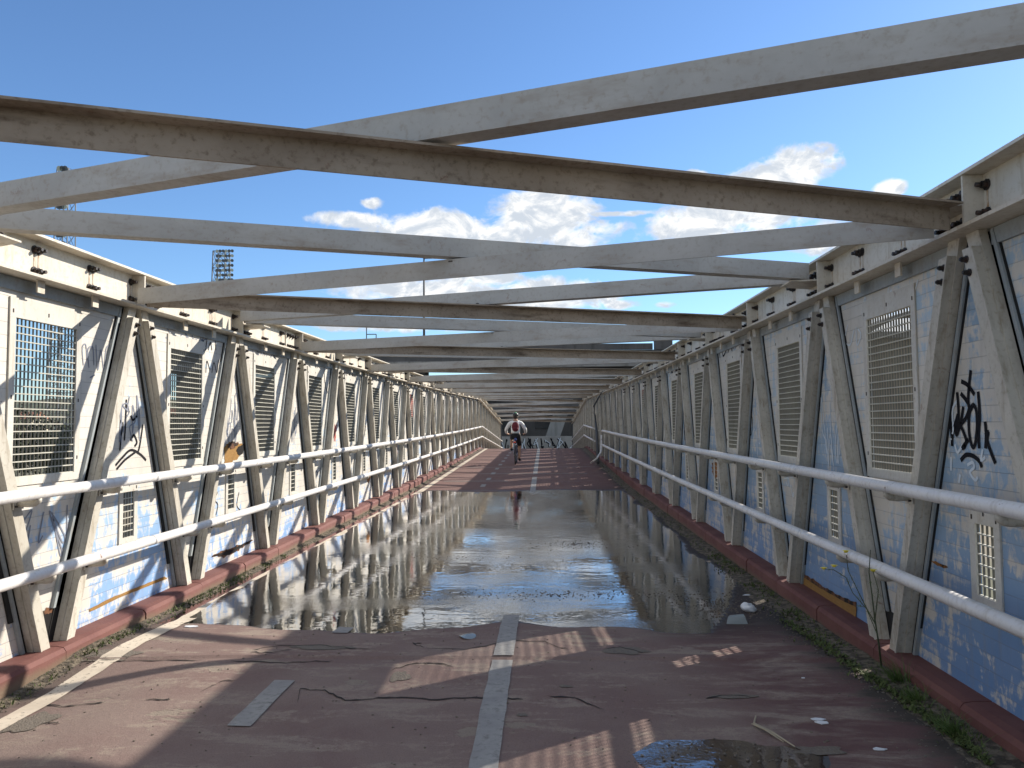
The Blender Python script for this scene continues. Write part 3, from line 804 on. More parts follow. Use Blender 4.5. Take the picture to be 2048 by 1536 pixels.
    for si in (0, 1):
        p = e(zlo)[si]; q = e(zhi)[si]; sgn = 1 if si == 0 else -1
        A = Vector((side*XP0, p, z+zlo)); B = Vector((side*XP0, q, z+zhi))
        ef.bar(A, B, (-side,0,0), (0,1,0), .001, .024, -.004*sgn, .022*sgn)
        gk.bar(A, B, (side,0,0), (0,1,0), -.012, .045, -.0045*sgn, -.19*sgn)
    if not up:
        l, r = e(zhi); ef.bar((side*XP0, l, z), (side*XP0, r, z), (-side,0,0), (0,0,1), .001, .02, zhi-.075, zhi+.005)
    ef.build('edge_frame', 'frame_grey', o); gk.build('gasket', 'gasket', o)
    return o
PN = {}
for side in (-1, 1):
    for k in range(KA+1, KB-1): PN[(side, k, False)] = cpanel(side, k, False)
    for k in range(KA+2, KB): PN[(side, k, True)] = cpanel(side, k, True)

# ------------------------------------------------------------------ handrails
def diag_y(k, dirn, zz, side):
    yt = yk(k, side)+dirn*.085; yb = yk(k, side)+dirn*(S2*.5-.105); f = (ZB-zz)/(ZB+.02); return yt+(yb-yt)*f
def rail(side, zr, nm):
    XR = 2.505 + (.004 if zr < 1 else 0)
    o = MB(); r = .036
    pts = []; y = YST
    while y < YEND: pts.append((side*XR, y, zo(y)+zr)); y += 1.0 if y < YK else 2.0
    if side > 0:
        a = [p for p in pts if p[1] <= 26.6]; b = [p for p in pts if p[1] >= 30.8]
        o.tube(a, r, 16); o.tube(b, r, 10)
    else: o.tube(pts, r, 16)
    for i, p in enumerate(pts):        # sleeve joints
        if i % 6 == 2: o.tube([(p[0], p[1]-.03, p[2]), (p[0], p[1]+.03, p[2]+(zo(p[1]+.03)-zo(p[1]-.03)))], r+.0012, 16)
    ro = o.build('handrail', 'rail_paint')
    tag(ro, '%s white tubular handrail along the %s wall' % (nm, SD[side]), 'handrail', 'white tubular handrails')
    for k in range(KA+1, KB-1):
        for dirn in (-1, 1):
            y = diag_y(k, dirn, zr-.06, side)
            if y < 1.0 and side < 0: continue
            z = zo(y)+zr; b = MB(); n = 8 if k < 8 else 6
            b.tube([(side*2.632, y, z-.062), (side*2.56, y, z-.064), (side*2.525, y, z-.060), (side*XR, y, z-.045), (side*XR, y, z-.030)], .021, n)
            b.bar((side*2.632, y-.045, z-.062), (side*2.632, y+.045, z-.062), (-side,0,0), (0,0,1), 0, .006, -.035, .035)
            br = b.build('bracket', 'strut_paint', ro)
            if k < 4:
                for e in (-.032, .032): inst('screw', ('rs',), lambda m: m.tube([(0,0,0),(0,0,.014)], .006, 6), 'bolt', (side*2.626, y+e, z-.078), (-side,0,0), br)
RAILS = {}
for side in (-1, 1):
    rail(side, 1.093+.014*side, 'upper'); rail(side, .605+.018*side, 'lower')

# ------------------------------------------------------------------ graffiti, rust and damage on the panels
def ribbon(pts, side, w, mname, parent, x=None, name='graffiti', n=5):
    """pts: (y, z) on the panel plane"""
    X = side*((XP0 if x is None else x)-.003); mb = MB()
    # Catmull-Rom smoothing
    P = [Vector((0, a, b)) for a, b in pts]; sm = []
    for i in range(len(P)-1):
        p0 = P[max(i-1, 0)]; p1 = P[i]; p2 = P[i+1]; p3 = P[min(i+2, len(P)-1)]
        for k in range(n):
            t = k/n; sm.append(.5*((2*p1)+(-p0+p2)*t+(2*p0-5*p1+4*p2-p3)*t*t+(-p0+3*p1-3*p2+p3)*t**3))
    sm.append(P[-1])
    for i in range(len(sm)-1):
        a, b = sm[i], sm[i+1]; d = b-a
        if d.length < 1e-5: continue
        d.normalize(); nn = Vector((0, -d.z, d.y))*w; a2 = a-d*w*.4; b2 = b+d*w*.4
        xx = X - side*.00004*(i % 7)
        q = [(xx, (a2+nn).y, (a2+nn).z), (xx, (a2-nn).y, (a2-nn).z), (xx, (b2-nn).y, (b2-nn).z), (xx, (b2+nn).y, (b2+nn).z)]
        mb.poly(q)
    return mb
def px_strokes(strokes, side, w, m, key, name='graffiti'):
    allm = MB()
    for st in strokes:
        pts = [on_x(a, b, side*(XP0-.003)) for a, b in st]; pts = [(p.y, p.z) for p in pts]
        r = ribbon(pts, side, w, m, None); i0 = len(allm.v); allm.v += r.v; allm.f += [tuple(i0+q for q in f) for f in r.f]; allm.sm += r.sm
    allm.build(name, m, PN[key])
# the bold black tag with white ghosts on the right wall's first narrow panel (traced)
K = (1, 0, True)
px_strokes([[(1941,742),(1938,770),(1936,800),(1938,815)],[(1923,763),(1935,770),(1948,788)],
            [(1890,880),(1895,840),(1896,800),(1894,798),(1900,830),(1903,870),(1904,890),(1905,870),(1915,830)],
            [(1914,786),(1917,830),(1912,860),(1914,868),(1922,840),(1926,815)],
            [(1922,788),(1932,800),(1938,815),(1932,835),(1922,850),(1926,862),(1932,880),(1929,893),(1925,895),(1936,880)],
            [(1944,812),(1938,830),(1938,865),(1944,892),(1950,888),(1954,850),(1952,820),(1946,810),(1942,818)],
            [(1956,785),(1959,830),(1957,870),(1958,895)],[(1970,845),(1972,870),(1971,895)],[(1971,870),(1976,865),(1974,880),(1982,905),(1990,925)],
            [(1922,920),(1932,910),(1946,912),(1958,922),(1963,933)]], 1, .012, 'graffiti_black', K)
px_strokes([[(1915,800),(1905,820),(1906,860),(1900,885)],[(1910,890),(1915,905),(1925,890)],[(1935,930),(1945,925),(1948,935),(1940,945),(1950,960),(1955,955)],
            [(1965,900),(1962,920),(1970,915)],[(1920,950),(1918,965)],[(1902,915),(1902,940)]], 1, .008, 'graffiti_white', K)
px_strokes([[(1695,650),(1690,680),(1700,690),(1708,660)],[(1712,655),(1714,690),(1722,670),(1716,658)]], 1, .006, 'graffiti_white', (1,0,False))
# left wall, narrow panel before the second window: dripping black marks
px_strokes([[(253,800),(251,850),(249,880)],[(262,832),(266,840),(274,832)],[(232,930),(245,915),(262,900),(280,908),(292,920)],[(234,938),(250,920),(270,905)],
            [(245,845),(240,900)],[(286,850),(280,890),(276,905)],[(262,880),(268,870),(274,884),(270,892)]], -1, .010, 'graffiti_black', (-1,1,True))
px_strokes([[(167,730),(165,695),(172,690),(174,720)],[(178,735),(176,700),(186,695),(188,730)],[(192,690),(196,740),(202,700),(208,740),(212,700),(218,690)],[(180,755),(190,750)]], -1, .005, 'graffiti_faded', (-1,0,False))
px_strokes([[(404,702),(406,680),(411,700),(414,678)],[(417,700),(421,685),(424,700)],[(430,672),(432,700)],[(412,745),(414,722),(420,740)],[(424,745),(428,725),(434,745),(437,720)]], -1, .006, 'graffiti_black', (-1,1,False))
px_strokes([[(610,740),(608,755),(614,762),(618,745)],[(622,735),(620,755),(626,758)],[(632,728),(630,755),(636,745),(634,735)],[(640,735),(643,760)],[(648,730),(650,765),(655,785)]], -1, .012, 'graffiti_black', (-1,3,False))
px_strokes([[(435,985),(430,1000),(436,1010),(432,1030)],[(478,985),(474,1010),(480,1020)]], -1, .006, 'graffiti_black', (-1,2,True))
px_strokes([[(1536,760),(1542,790),(1536,800),(1544,828)],[(1530,790),(1536,835)]], 1, .009, 'graffiti_black', (1,1,False))
px_strokes([[(1432,715),(1436,690),(1440,715)],[(1444,690),(1446,712),(1452,700),(1448,690)],[(1456,690),(1458,720)],[(1462,690),(1466,712)]], 1, .012, 'graffiti_black', (1,3,False))
px_strokes([[(1500,820),(1496,850),(1502,870),(1505,840),(1500,825)]], 1, .008, 'graffiti_black', (1,2,True))
# illegible tags on the farther panels
def scribble(side, k, up, m, w, seed, z0=1.9, z1=2.3):
    r = random.Random(seed); yc = yk(k)+(1.0 if not up else 0); hw = .42 if not up else .22; z = zo(yc)
    mb = MB(); n = 5; y = yc-hw
    for i in range(n):
        cw = 2*hw/n; c = y+cw*(i+.5); pts = []
        for j in range(r.randint(4, 7)): pts.append((c+r.uniform(-.55, .55)*cw, z+r.uniform(z0, z1)))
        q = ribbon(pts, side, w, m, None); i0 = len(mb.v); mb.v += q.v; mb.f += [tuple(i0+a for a in f) for f in q.f]; mb.sm += q.sm
    mb.build('graffiti', m, PN[(side, k, up)])
sc = [(-1,4,False,'graffiti_black',2.2,2.34),(-1,5,False,'graffiti_faded',2.2,2.35),(-1,6,False,'graffiti_faded',2.2,2.36),(-1,7,False,'graffiti_red',1.6,2.3),
      (-1,9,False,'graffiti_yellow',.9,1.9),(-1,8,False,'graffiti_black',2.2,2.35),(-1,11,False,'graffiti_red',1.0,1.6),(-1,12,False,'graffiti_teal',1.2,2.0),
      (-1,4,True,'graffiti_red',1.2,1.5),(-1,3,True,'graffiti_faded',1.2,1.7),(-1,2,True,'graffiti_faded',1.2,1.8),(-1,5,True,'graffiti_black',1.2,1.5),(-1,3,False,'graffiti_faded',.6,.9),
      (1,4,False,'graffiti_black',2.2,2.37),(1,5,False,'graffiti_black',1.3,2.3),(1,6,False,'graffiti_red',1.9,2.3),(1,7,False,'graffiti_faded',1.4,2.3),(1,9,False,'graffiti_black',1.0,2.3),
      (-1,0,False,'graffiti_faded',.62,.95),(-1,1,True,'graffiti_faded',1.35,1.75),(-1,1,False,'graffiti_faded',2.2,2.36),(-1,2,False,'graffiti_faded',2.2,2.37),(-1,6,True,'graffiti_black',1.1,1.6),(-1,10,False,'graffiti_black',2.1,2.36),(-1,6,False,'graffiti_red',.6,1.0),(-1,5,False,'graffiti_faded',.6,1.0),(1,0,False,'graffiti_white',2.2,2.36),(1,1,False,'graffiti_white',.7,1.0),(1,2,True,'graffiti_white',1.1,1.6),(1,5,True,'graffiti_black',1.1,1.7),(1,8,False,'graffiti_black',2.1,2.35),
      (1,4,True,'graffiti_black',1.1,1.7),(1,2,False,'graffiti_faded',2.2,2.38),(1,1,True,'graffiti_white',1.1,1.7)]
for i, (sd, k, up, m, a, b) in enumerate(sc): scribble(sd, k, up, m, (.006 if m in ('graffiti_faded', 'graffiti_white') else .010) if k < 7 else .02, 100+i, a, b)

def ragged(px_poly, side, m, key, name, off=.004, jit=3.0, seed=1, grow=1.0):
    """an irregular torn sheet lying on the panel"""
    r = random.Random(seed); P = []
    n = len(px_poly)
    for i in range(n):
        a, b = px_poly[i], px_poly[(i+1) % n]
        for k in range(6):
            P.append((a[0]+(b[0]-a[0])*k/6+r.uniform(-jit, jit), a[1]+(b[1]-a[1])*k/6+r.uniform(-jit, jit)))
    W = [on_x(a, b, side*(XP0-off)) for a, b in P]
    c = sum(W, Vector())/len(W); mb = MB()
    for i in range(len(W)): mb.poly([c, W[i], W[(i+1) % len(W)]])
    mb.build(name, m, PN[key])
ragged([(72,1232),(84,1222),(100,1215),(112,1207),(126,1212),(122,1250),(112,1300),(96,1305),(85,1280)], -1, 'rust_dark', (-1,0,False), 'rust_patch', .004, 2.5, 2)
ragged([(76,1234),(92,1228),(104,1226),(106,1250),(100,1265),(88,1272),(80,1255)], -1, 'hole_shade', (-1,0,False), 'painted_hole', .007, 1.5, 3)
ragged([(88,1275),(104,1262),(112,1255),(108,1290),(96,1300)], -1, 'rust', (-1,0,False), 'rust_patch', .009, 1.5, 4)
ragged([(449,892),(458,884),(478,888),(492,886),(484,905),(474,918),(462,925),(450,926)], -1, 'core_board', (-1,2,True), 'torn_foam', .004, 1.5, 5)
ragged([(474,896),(490,885),(492,898),(480,912),(474,905)], -1, 'hole_shade', (-1,2,True), 'painted_hole', .007, 1.5, 6)
ragged([(455,890),(468,882),(478,888),(470,896),(460,898)], -1, 'rust_dark', (-1,2,True), 'rust_patch', .009, 2, 7)
ragged([(424,1113),(440,1104),(458,1098),(478,1090),(506,1078),(500,1086),(480,1098),(466,1108),(446,1116),(430,1112)], -1, 'rust_dark', (-1,2,True), 'rust_patch', .004, 2, 8)
ragged([(430,1111),(450,1104),(472,1096),(492,1085),(478,1098),(456,1110)], -1, 'hole_shade', (-1,2,True), 'painted_hole', .007, 1, 9)
ragged([(1604,1146),(1625,1158),(1650,1175),(1680,1192),(1712,1205),(1712,1262),(1680,1240),(1640,1212),(1604,1192)], 1, 'rust_dark', (1,1,True), 'rust_patch', .004, 1.5, 10)
ragged([(1604,1152),(1640,1176),(1680,1199),(1712,1214),(1712,1262),(1680,1240),(1640,1212),(1604,1190)], 1, 'core_board', (1,1,True), 'torn_foam', .007, .6, 11)
ragged([(1862,1122),(1872,1122),(1896,1134),(1890,1137),(1872,1130)], 1, 'rust', (1,0,True), 'rust_patch', .004, 1, 12)
ragged([(1424,925),(1434,922),(1444,930),(1442,950),(1430,958),(1424,940)], 1, 'rust', (1,3,False), 'rust_patch', .004, 1.5, 13)
ragged([(1384,928),(1392,932),(1394,960),(1386,980),(1380,950)], 1, 'rust', (1,4,False), 'rust_patch', .004, 1.5, 14)
ragged([(1536,857),(1546,855),(1550,866),(1540,870)], 1, 'rust', (1,1,False), 'rust_patch', .004, 1, 15)
ragged([(732,950),(738,944),(742,956),(736,966)], -1, 'rust', (-1,5,True), 'rust_patch', .004, 1, 16)
# brown torn seam in the left wall's narrow panel near the first joint
ragged([(178,1218),(230,1192),(280,1172),(330,1152),(334,1157),(282,1178),(232,1198),(180,1224)], -1, 'core_board', (-1,1,True), 'torn_seam', .004, .8, 17)
# letters on one of the far beams
def letters():
    o, p, q, w = BE[(7, False)]
    mb = MB(); d = (q-p).normalized(); base = p+d*.35+Vector((0,0,-.125))-w*.006
    G = {'V': [[(0,.09),(.03,0),(.06,.09)]], 'D': [[(0,0),(0,.09),(.05,.07),(.06,.03),(0,0)]], 'C': [[(.06,.075),(.02,.085),(0,.045),(.02,.005),(.06,.02)]]}
    x = 0
    for ch in 'VDC':
        for st in G[ch]:
            for a, b in zip(st[:-1], st[1:]):
                A = base+d*(x+a[0])*2.2+Vector((0,0,a[1]*1.15)); B = base+d*(x+b[0])*2.2+Vector((0,0,b[1]*1.15))
                t = (B-A).normalized(); nn = t.cross(w)*.006; mb.poly([A+nn-w*.001, A-nn-w*.001, B-nn-w*.001, B+nn-w*.001])
        x += .11
    mb.build('graffiti', 'graffiti_black', o)
letters()

# ------------------------------------------------------------------ portal posts, fallen bar
mb = MB()
for s in (-1, 1):
    y = YEND-.6; z = zo(y)
    mb = MB(); mb.bar((s*2.62, y, z), (s*2.62, y+.12, z), (s,0,0), (0,0,1), 0, .10, -.2, ZB-.02)
    tag(mb.build('portal_post', 'dark_metal'), 'dark upright post at the far %s end of the bridge' % ('left' if s < 0 else 'right'), 'post')
mb = MB(); a = on_x(1196, 926, 2.36); b = on_x(1188, 812, 2.42); c = on_x(1203, 785, 2.52)
mb.tube([a, (a+b)/2+Vector((.03,0,0)), b, c], [.055, .05, .035, .02], 8)
tag(mb.build('fallen_bar', 'dark_metal'), 'dark bent bar leaning against the right wall near the bend', 'metal bar')
mb = MB(); pts = [on_x(1182, 926, 2.1), on_x(1194, 916, 2.25), on_x(1202, 904, 2.45), on_x(1203, 884, 2.5), on_x(1203, 870, 2.505)]
mb.tube(pts, .03, 8); tag(mb.build('broken_rail', 'rail_paint'), 'bent broken end of a white rail drooping to the path on the right', 'broken rail')

# ------------------------------------------------------------------ litter and plants on the deck
def at_floor(px, py):
    p = on_z(px, py, 0)
    for _ in range(6): p = on_z(px, py, fz(p.x, p.y))
    return Vector((p.x, p.y, fz(p.x, p.y)))
p = at_floor(1497, 1224); mb = MB(); mb.blob(p+Vector((0,0,.035)), .05, .04, .04, .35, 14, 10); mb.blob(p+Vector((.03,.01,.025)), .035, .03, .025, .3, 12, 8)
tag(mb.build('foam_lump', 'white_litter'), 'white crumpled lump of foam lying at the right rim of the big puddle', 'litter')
p = at_floor(1475, 1246); mb = MB()
mb.hexa([p+Vector(v) for v in ((-.09,-.03,0),(.07,-.04,0),(.08,.05,0),(-.07,.05,0),(-.075,-.02,.05),(.05,-.03,.055),(.055,.035,.06),(-.05,.035,.05))])
tag(mb.build('plastic_tub', 'clear_plastic'), 'grey translucent plastic tub lying at the right rim of the big puddle', 'litter')
p = at_floor(935, 1274); mb = MB(); P = []
for i in range(14):
    a = 6.28*i/14; r = 1+.3*mnoise.noise(Vector((math.cos(a), math.sin(a), 7))); P.append(p+Vector((.062*r*math.cos(a), .075*r*math.sin(a), .008+.006*math.sin(a*2))))
c = p+Vector((0,0,.022))
for i in range(14): mb.poly([c, P[i], P[(i+1) % 14]], True); mb.poly([p+Vector((0,0,.002)), P[(i+1) % 14], P[i]])
tag(mb.build('plastic_scrap', 'clear_plastic'), 'crushed pale plastic scrap by the near rim of the big puddle', 'litter')
for i, (px, py, s, lab) in enumerate(((1636,1440,.035,'small white paper shred at the right, above its twin'),(1645,1447,.04,'thin white paper shred at the right, below its twin'),(1759,1500,.03,'white paper shred nearest the bottom right corner'),(1606,1357,.014,'tiny white pebble on the path right of centre'),(385,1254,.06,'pale flat chip of stone at the left end of the big puddle'),(1493,1191,.035,'white chip by the right kerb beyond the foam lump'))):
    p = at_floor(px, py); mb = MB(); r = random.Random(i)
    P = [p+Vector((s*math.cos(a)*r.uniform(.6, 1.2), s*.6*math.sin(a)*r.uniform(.5, 1.2), .006)) for a in [6.28*j/7 for j in range(7)]]
    mb.poly(P); mb.poly([q-Vector((0,0,.004)) for q in P][::-1])
    for j in range(7): a, b = P[j], P[(j+1) % 7]; mb.poly([a-Vector((0,0,.004)), b-Vector((0,0,.004)), b, a])
    tag(mb.build('litter_chip', 'white_litter'), lab, 'litter')
a, b, c = at_floor(1512, 1440), at_floor(1508, 1452), at_floor(1590, 1496)
mb = MB(); mb.tube([a+Vector((0,0,.02)), b+Vector((0,0,.012)), (b+c)/2+Vector((0,0,.016)), c+Vector((0,0,.006))], [.004,.006,.0055,.003], 6)
mb.tube([b+Vector((-.012,-.004,.012)), (b*2+c)/3+Vector((-.012,-.006,.02)), (b+c*3)/4+Vector((-.006,-.012,.006))], [.003,.005,.002], 6)
tag(mb.build('dry_stalk', 'dry_stick'), 'dry bent stalk lying across the small puddle', 'stalk')

def tuft(px, py, n, h, spread, label, seed):
    p = at_floor(px, py); r = random.Random(seed); mb = MB()
    for i in range(n):
        a = r.uniform(0, 6.28); q = abs(r.gauss(0, .4))*spread; b = p+Vector((math.cos(a)*q, math.sin(a)*q*1.6, 0))
        l = h*r.uniform(.45, 1.1); lean = Vector((r.gauss(-.25, .35), r.gauss(0, .4), 1)).normalized(); w = r.uniform(.0015, .004)
        sdv = Vector((math.cos(a), math.sin(a), 0))*w; prev = (b-sdv, b+sdv)
        for t in (.35, .7, 1.0):
            m = b+lean*l*t+Vector((lean.x, lean.y, -.35))*l*t*t*.6; ww = (1-t)*.9+.05
            cur = (m-sdv*ww, m+sdv*ww); mb.poly([prev[0], prev[1], cur[1], cur[0]], True); prev = cur
    tag(mb.build('grass_tuft', 'grass_green'), label, 'grass tuft', 'grass tufts at the right kerb')
tuft(1800, 1368, 120, .20, .06, 'tall bright grass tuft at the right kerb beside the flowering weed', 1)
tuft(1838, 1405, 110, .13, .07, 'dense dark green grass tuft in the middle of those by the right kerb', 2)
tuft(1912, 1472, 150, .15, .09, 'grass tuft nearest the bottom right corner against the kerb', 3)
tuft(1450, 1126, 60, .06, .06, 'tiny grass tuft at the right kerb beside the big puddle', 4)
def low_weeds():
    mb = MB(); r = random.Random(5)
    for i in range(900):
        t = r.random(); px = 1560+t*420; py = 1215+t*1.0*300*(px-1560)/420+ r.gauss(0, 5)
        p = on_z(px, 1215+(px-1560)*.70+r.gauss(4, 6), .03)
        if not (2.2 < p.x < 2.57): continue
        for k in range(3):
            a = r.uniform(0, 6.28); l = r.uniform(.008, .03); s = Vector((math.cos(a), math.sin(a), 0))
            b = p+Vector((0,0,0)); b.z = fz(b.x, b.y)+.01
            mb.poly([b-s.cross(Vector((0,0,1)))*l*.25, b+s.cross(Vector((0,0,1)))*l*.25, b+s*l+Vector((0,0,l*.6))])
    tag(mb.build('low_weeds', 'moss'), 'low creeping weeds along the foot of the right kerb', 'weeds', kind='stuff')
low_weeds()
def tall_weed():
    base = on_x(1764, 1345, 2.585)
    r = random.Random(2); o = empty('flowering_weed', base, 'tall thin weed with yellow flowers growing from the right kerb', 'weed')
    st = MB(); lf = MB()
    def X(px, py, x): return on_x(px, py, x)
    main = [base, X(1758,1290,2.44), X(1750,1240,2.42), X(1744,1190,2.40), X(1738,1145,2.38), X(1741,1100,2.36)]
    br = [[X(1752,1250,2.42), X(1735,1220,2.38), X(1705,1185,2.34), X(1692,1155,2.33), X(1668,1140,2.32), X(1648,1138,2.31)],
          [X(1735,1220,2.38), X(1715,1180,2.36), X(1696,1140,2.34), X(1693,1110,2.33)],
          [X(1750,1240,2.42), X(1757,1180,2.42), X(1746,1142,2.40)], [base, X(1755,1270,2.40), X(1732,1215,2.36), X(1712,1210,2.34)]]
    st.tube(main, [.006,.005,.004,.0035,.003,.002], 6)
    for b in br: st.tube(b, [.0035]+[.0025]*(len(b)-2)+[.0015], 5)
    for pl in [main]+br:
        for a, b in zip(pl[:-1], pl[1:]):
            for k in range(4):
                p = a.lerp(b, r.random())
                for j in range(5):
                    d = Vector((r.gauss(0,1), r.gauss(0,1), r.gauss(.4,.6))).normalized(); l = r.uniform(.012, .04); s = d.cross(Vector((0,0,1)))*l*.07
                    lf.poly([p-s, p+s, p+d*l])
    st.build('stem', 'stem_green', o); lf.build('leaf', 'grass_green', o)
    for b in (X(1692,1103,2.33), X(1648,1137,2.31), X(1746,1141,2.40), X(1668,1132,2.32)):
        f = MB(); f.blob(b, .013, .013, .008, .2, 10, 5)
        for i in range(14):
            a = 6.28*i/14; d = Vector((math.cos(a), math.sin(a), .25)); s = Vector((-math.sin(a), math.cos(a), 0))*.005; f.poly([b-s, b+s, b+d*.022+s*.6, b+d*.022-s*.6])
        f.build('flower', 'flower_yellow', o)
tall_weed()


# ------------------------------------------------------------------ cyclist
def skin(name, verts, edges, radii, m, parent, sub=2, root=0):
    me = bpy.data.meshes.new(name); me.from_pydata([tuple(v) for v in verts], edges, []); me.materials.append(MATS[m])
    o = bpy.data.objects.new(name, me); COL.objects.link(o)
    md = o.modifiers.new('Skin', 'SKIN'); md.use_smooth_shade = True
    if not me.skin_vertices: 
        try: me.attributes.new
        except Exception: pass
    sv = me.skin_vertices[0].data
    for i, r in enumerate(radii): sv[i].radius = (r, r) if not isinstance(r, tuple) else r
    sv[root].use_root = True
    ss = o.modifiers.new('Subdivision', 'SUBSURF'); ss.levels = sub; ss.render_levels = sub
    if parent: o.parent = parent; o.location = -parent.location if parent.type == 'EMPTY' else (0,0,0)
    return o
mat('skin', lambda t: S(t, (.42,.24,.16), .6)); mat('jacket', lambda t: S(t, (.80,.82,.80), .75)); mat('black_cloth', lambda t: S(t, (.015,.015,.018), .8))
mat('red_pack', lambda t: S(t, (.13,.012,.022), .8)); mat('helmet', lambda t: S(t, (.03,.035,.035), .4)); mat('green_stripe', lambda t: S(t, (.06,.28,.12), .5))
mat('tyre', lambda t: S(t, (.02,.02,.02), .8)); mat('bike_frame', lambda t: S(t, (.04,.05,.10), .4)); mat('alloy', lambda t: S(t, (.4,.4,.42), .35, .8)); mat('reflector', lambda t: S(t, (.65,.06,.03), .3))
mat('hair', lambda t: S(t, (.03,.02,.015), .7)); mat('blue_bag', lambda t: S(t, (.06,.10,.30), .6))
def cyclist():
    c = at_floor(1031, 929); B = c
    def P(x, y, z): return Vector((B.x+x, B.y+y, B.z+z))
    bk = empty('bicycle', B, 'dark bicycle with a red rear light ridden away down the path', 'bicycle')
    for yy in (0.0, 1.04):
        t = MB(); pts = [P(0, yy+.335*math.cos(a), .345+.335*math.sin(a)) for a in [2*math.pi*i/36 for i in range(37)]]
        t.tube(pts, .022, 8, False); w = t.build('wheel', 'tyre', bk)
        h = MB(); h.tube([P(-.04, yy, .345), P(.04, yy, .345)], .025, 10); h.build('hub', 'alloy', w)
        r = MB(); r.tube([P(0, yy+.305*math.cos(a), .345+.305*math.sin(a)) for a in [2*math.pi*i/36 for i in range(37)]], .011, 6, False)
        for i in range(20):
            a = 2*math.pi*i/20; r.tube([P(.02*(-1)**i, yy, .345), P(0, yy+.3*math.cos(a), .345+.3*math.sin(a))], .0018, 4)
        r.build('rim', 'alloy', w)
    f = MB(); bb = P(0,.44,.30); st = P(0,.24,.82); hd = P(0,.86,.86); hl = P(0,.90,.70)
    for a, b, r in ((bb,st,.016),(bb,hl,.02),(st,hd,.017),(hd,hl,.02),(P(.05,0,.345),bb,.01),(P(-.05,0,.345),bb,.01),(P(.05,0,.345),st,.009),(P(-.05,0,.345),st,.009),(hl,P(.05,1.04,.345),.012),(hl,P(-.05,1.04,.345),.012),(st,P(0,.21,.93),.014)): f.tube([a,b], r, 8)
    f.build('frame', 'bike_frame', bk)
    h = MB(); h.tube([hd, P(0,.86,1.0)], .014, 8); h.tube([P(-.32,.74,1.02), P(-.26,.80,1.02), P(0,.88,1.01), P(.26,.80,1.02), P(.32,.74,1.02)], .014, 8); h.build('handlebar', 'black_cloth', bk)
    s_ = MB(); s_.blob(P(0,.17,.955), .075, .08, .03, .05, 12, 8); s_.blob(P(0,.28,.955), .035, .12, .025, .05, 12, 8); s_.build('saddle', 'black_cloth', bk)
    q = MB(); q.blob(P(0,.09,.86), .05, .05, .055, .1, 10, 6); q.build('saddle_bag', 'blue_bag', bk)
    q = MB(); q.blob(P(-.03,.02,.76), .05, .02, .03, .05, 10, 6); q.build('rear_light', 'reflector', bk)
    cr = MB(); cr.tube([P(.07,.44,.30), P(.09,.44,.13)], .012, 8); cr.tube([P(-.07,.44,.30), P(-.09,.44,.47)], .012, 8)
    cr.tube([P(-.07,.44,.30), P(.07,.44,.30)], .02, 8); cr.build('crank', 'alloy', bk)
    for sx, zz in ((1,.12),(-1,.48)):
        pd = MB(); pd.bar(P(sx*.10,.40,zz), P(sx*.10,.48,zz), (sx,0,0), (0,0,1), 0, .09, -.01, .01); pd.build('pedal', 'black_cloth', bk)
    cg = MB(); cg.tube([P(.05, .44+.09*math.cos(a), .30+.09*math.sin(a)) for a in [6.2832*i/20 for i in range(21)]], .006, 5, False); cg.build('chainring', 'alloy', bk)
    # body
    V = [P(0,.22,1.00), P(0,.25,1.14), P(0,.31,1.32), P(0,.36,1.45), P(0,.385,1.54), P(0,.41,1.63), P(0,.42,1.72)]
    E = [(i, i+1) for i in range(6)]; Rr = [(.155,.115), (.145,.105), (.165,.11), (.12,.085), .055, (.075,.09), (.065,.08)]
    def chain(start, pts, rs):
        p = start
        for v, r in zip(pts, rs): V.append(v); Rr.append(r); E.append((p, len(V)-1)); p = len(V)-1
        return p
    ends = []
    for sx in (-1, 1):
        a = chain(3, [P(sx*.19,.36,1.43), P(sx*.33,.42,1.20), P(sx*.335,.66,1.065), P(sx*.30,.745,1.045)], [.06,.045,.035,.03])
        for k in range(4): chain(a, [P(sx*(.315-.022*k),.80+.006*k,1.055), P(sx*(.315-.022*k),.835-.004*k,1.03), P(sx*(.315-.022*k),.82,1.0)], [.010,.0095,.008])
        chain(a, [P(sx*.26,.76,1.02), P(sx*.25,.79,1.0)], [.011,.009])
    # right leg down, left leg up
    rk, lk = P(.13,.55,.62), P(-.15,.62,.90)
    ra = chain(0, [P(.09,.24,.95), rk, P(.12,.42,.22), P(.13,.50,.15)], [.095,.062,.040,.035])
    la = chain(0, [P(-.09,.24,.95), lk, P(-.15,.42,.56), P(-.15,.50,.50)], [.095,.062,.042,.035])
    per = empty('person', P(0,.2,0), 'cyclist seen from behind in white jacket, black shorts, red backpack and dark helmet', 'person')
    body = skin('body', V, E, Rr, 'skin', per)
    JV = [P(0,.215,1.00), P(0,.245,1.14), P(0,.31,1.32), P(0,.36,1.46), P(0,.38,1.52)]; JE = [(i,i+1) for i in range(4)]; JR = [(.185,.14),(.165,.125),(.185,.125),(.135,.10),.075]
    for sx in (-1, 1):
        n0 = len(JV); JV += [P(sx*.20,.36,1.43), P(sx*.34,.42,1.20), P(sx*.338,.66,1.067)]; JR += [.075,.062,.045]; JE += [(3,n0),(n0,n0+1),(n0+1,n0+2)]
    skin('jacket', JV, JE, JR, 'jacket', per)
    SV = [P(0,.20,.99), P(0,.21,1.06)]; SE = [(0,1)]; SR = [(.175,.14),(.165,.13)]
    for sx, kn in ((1, rk), (-1, lk)):
        n0 = len(SV); SV += [P(sx*.09,.24,.95), P(sx*.09,.24,.95).lerp(kn, .95)]; SR += [.115,.082]; SE += [(0,n0),(n0,n0+1)]
    skin('shorts', SV, SE, SR, 'black_cloth', per)
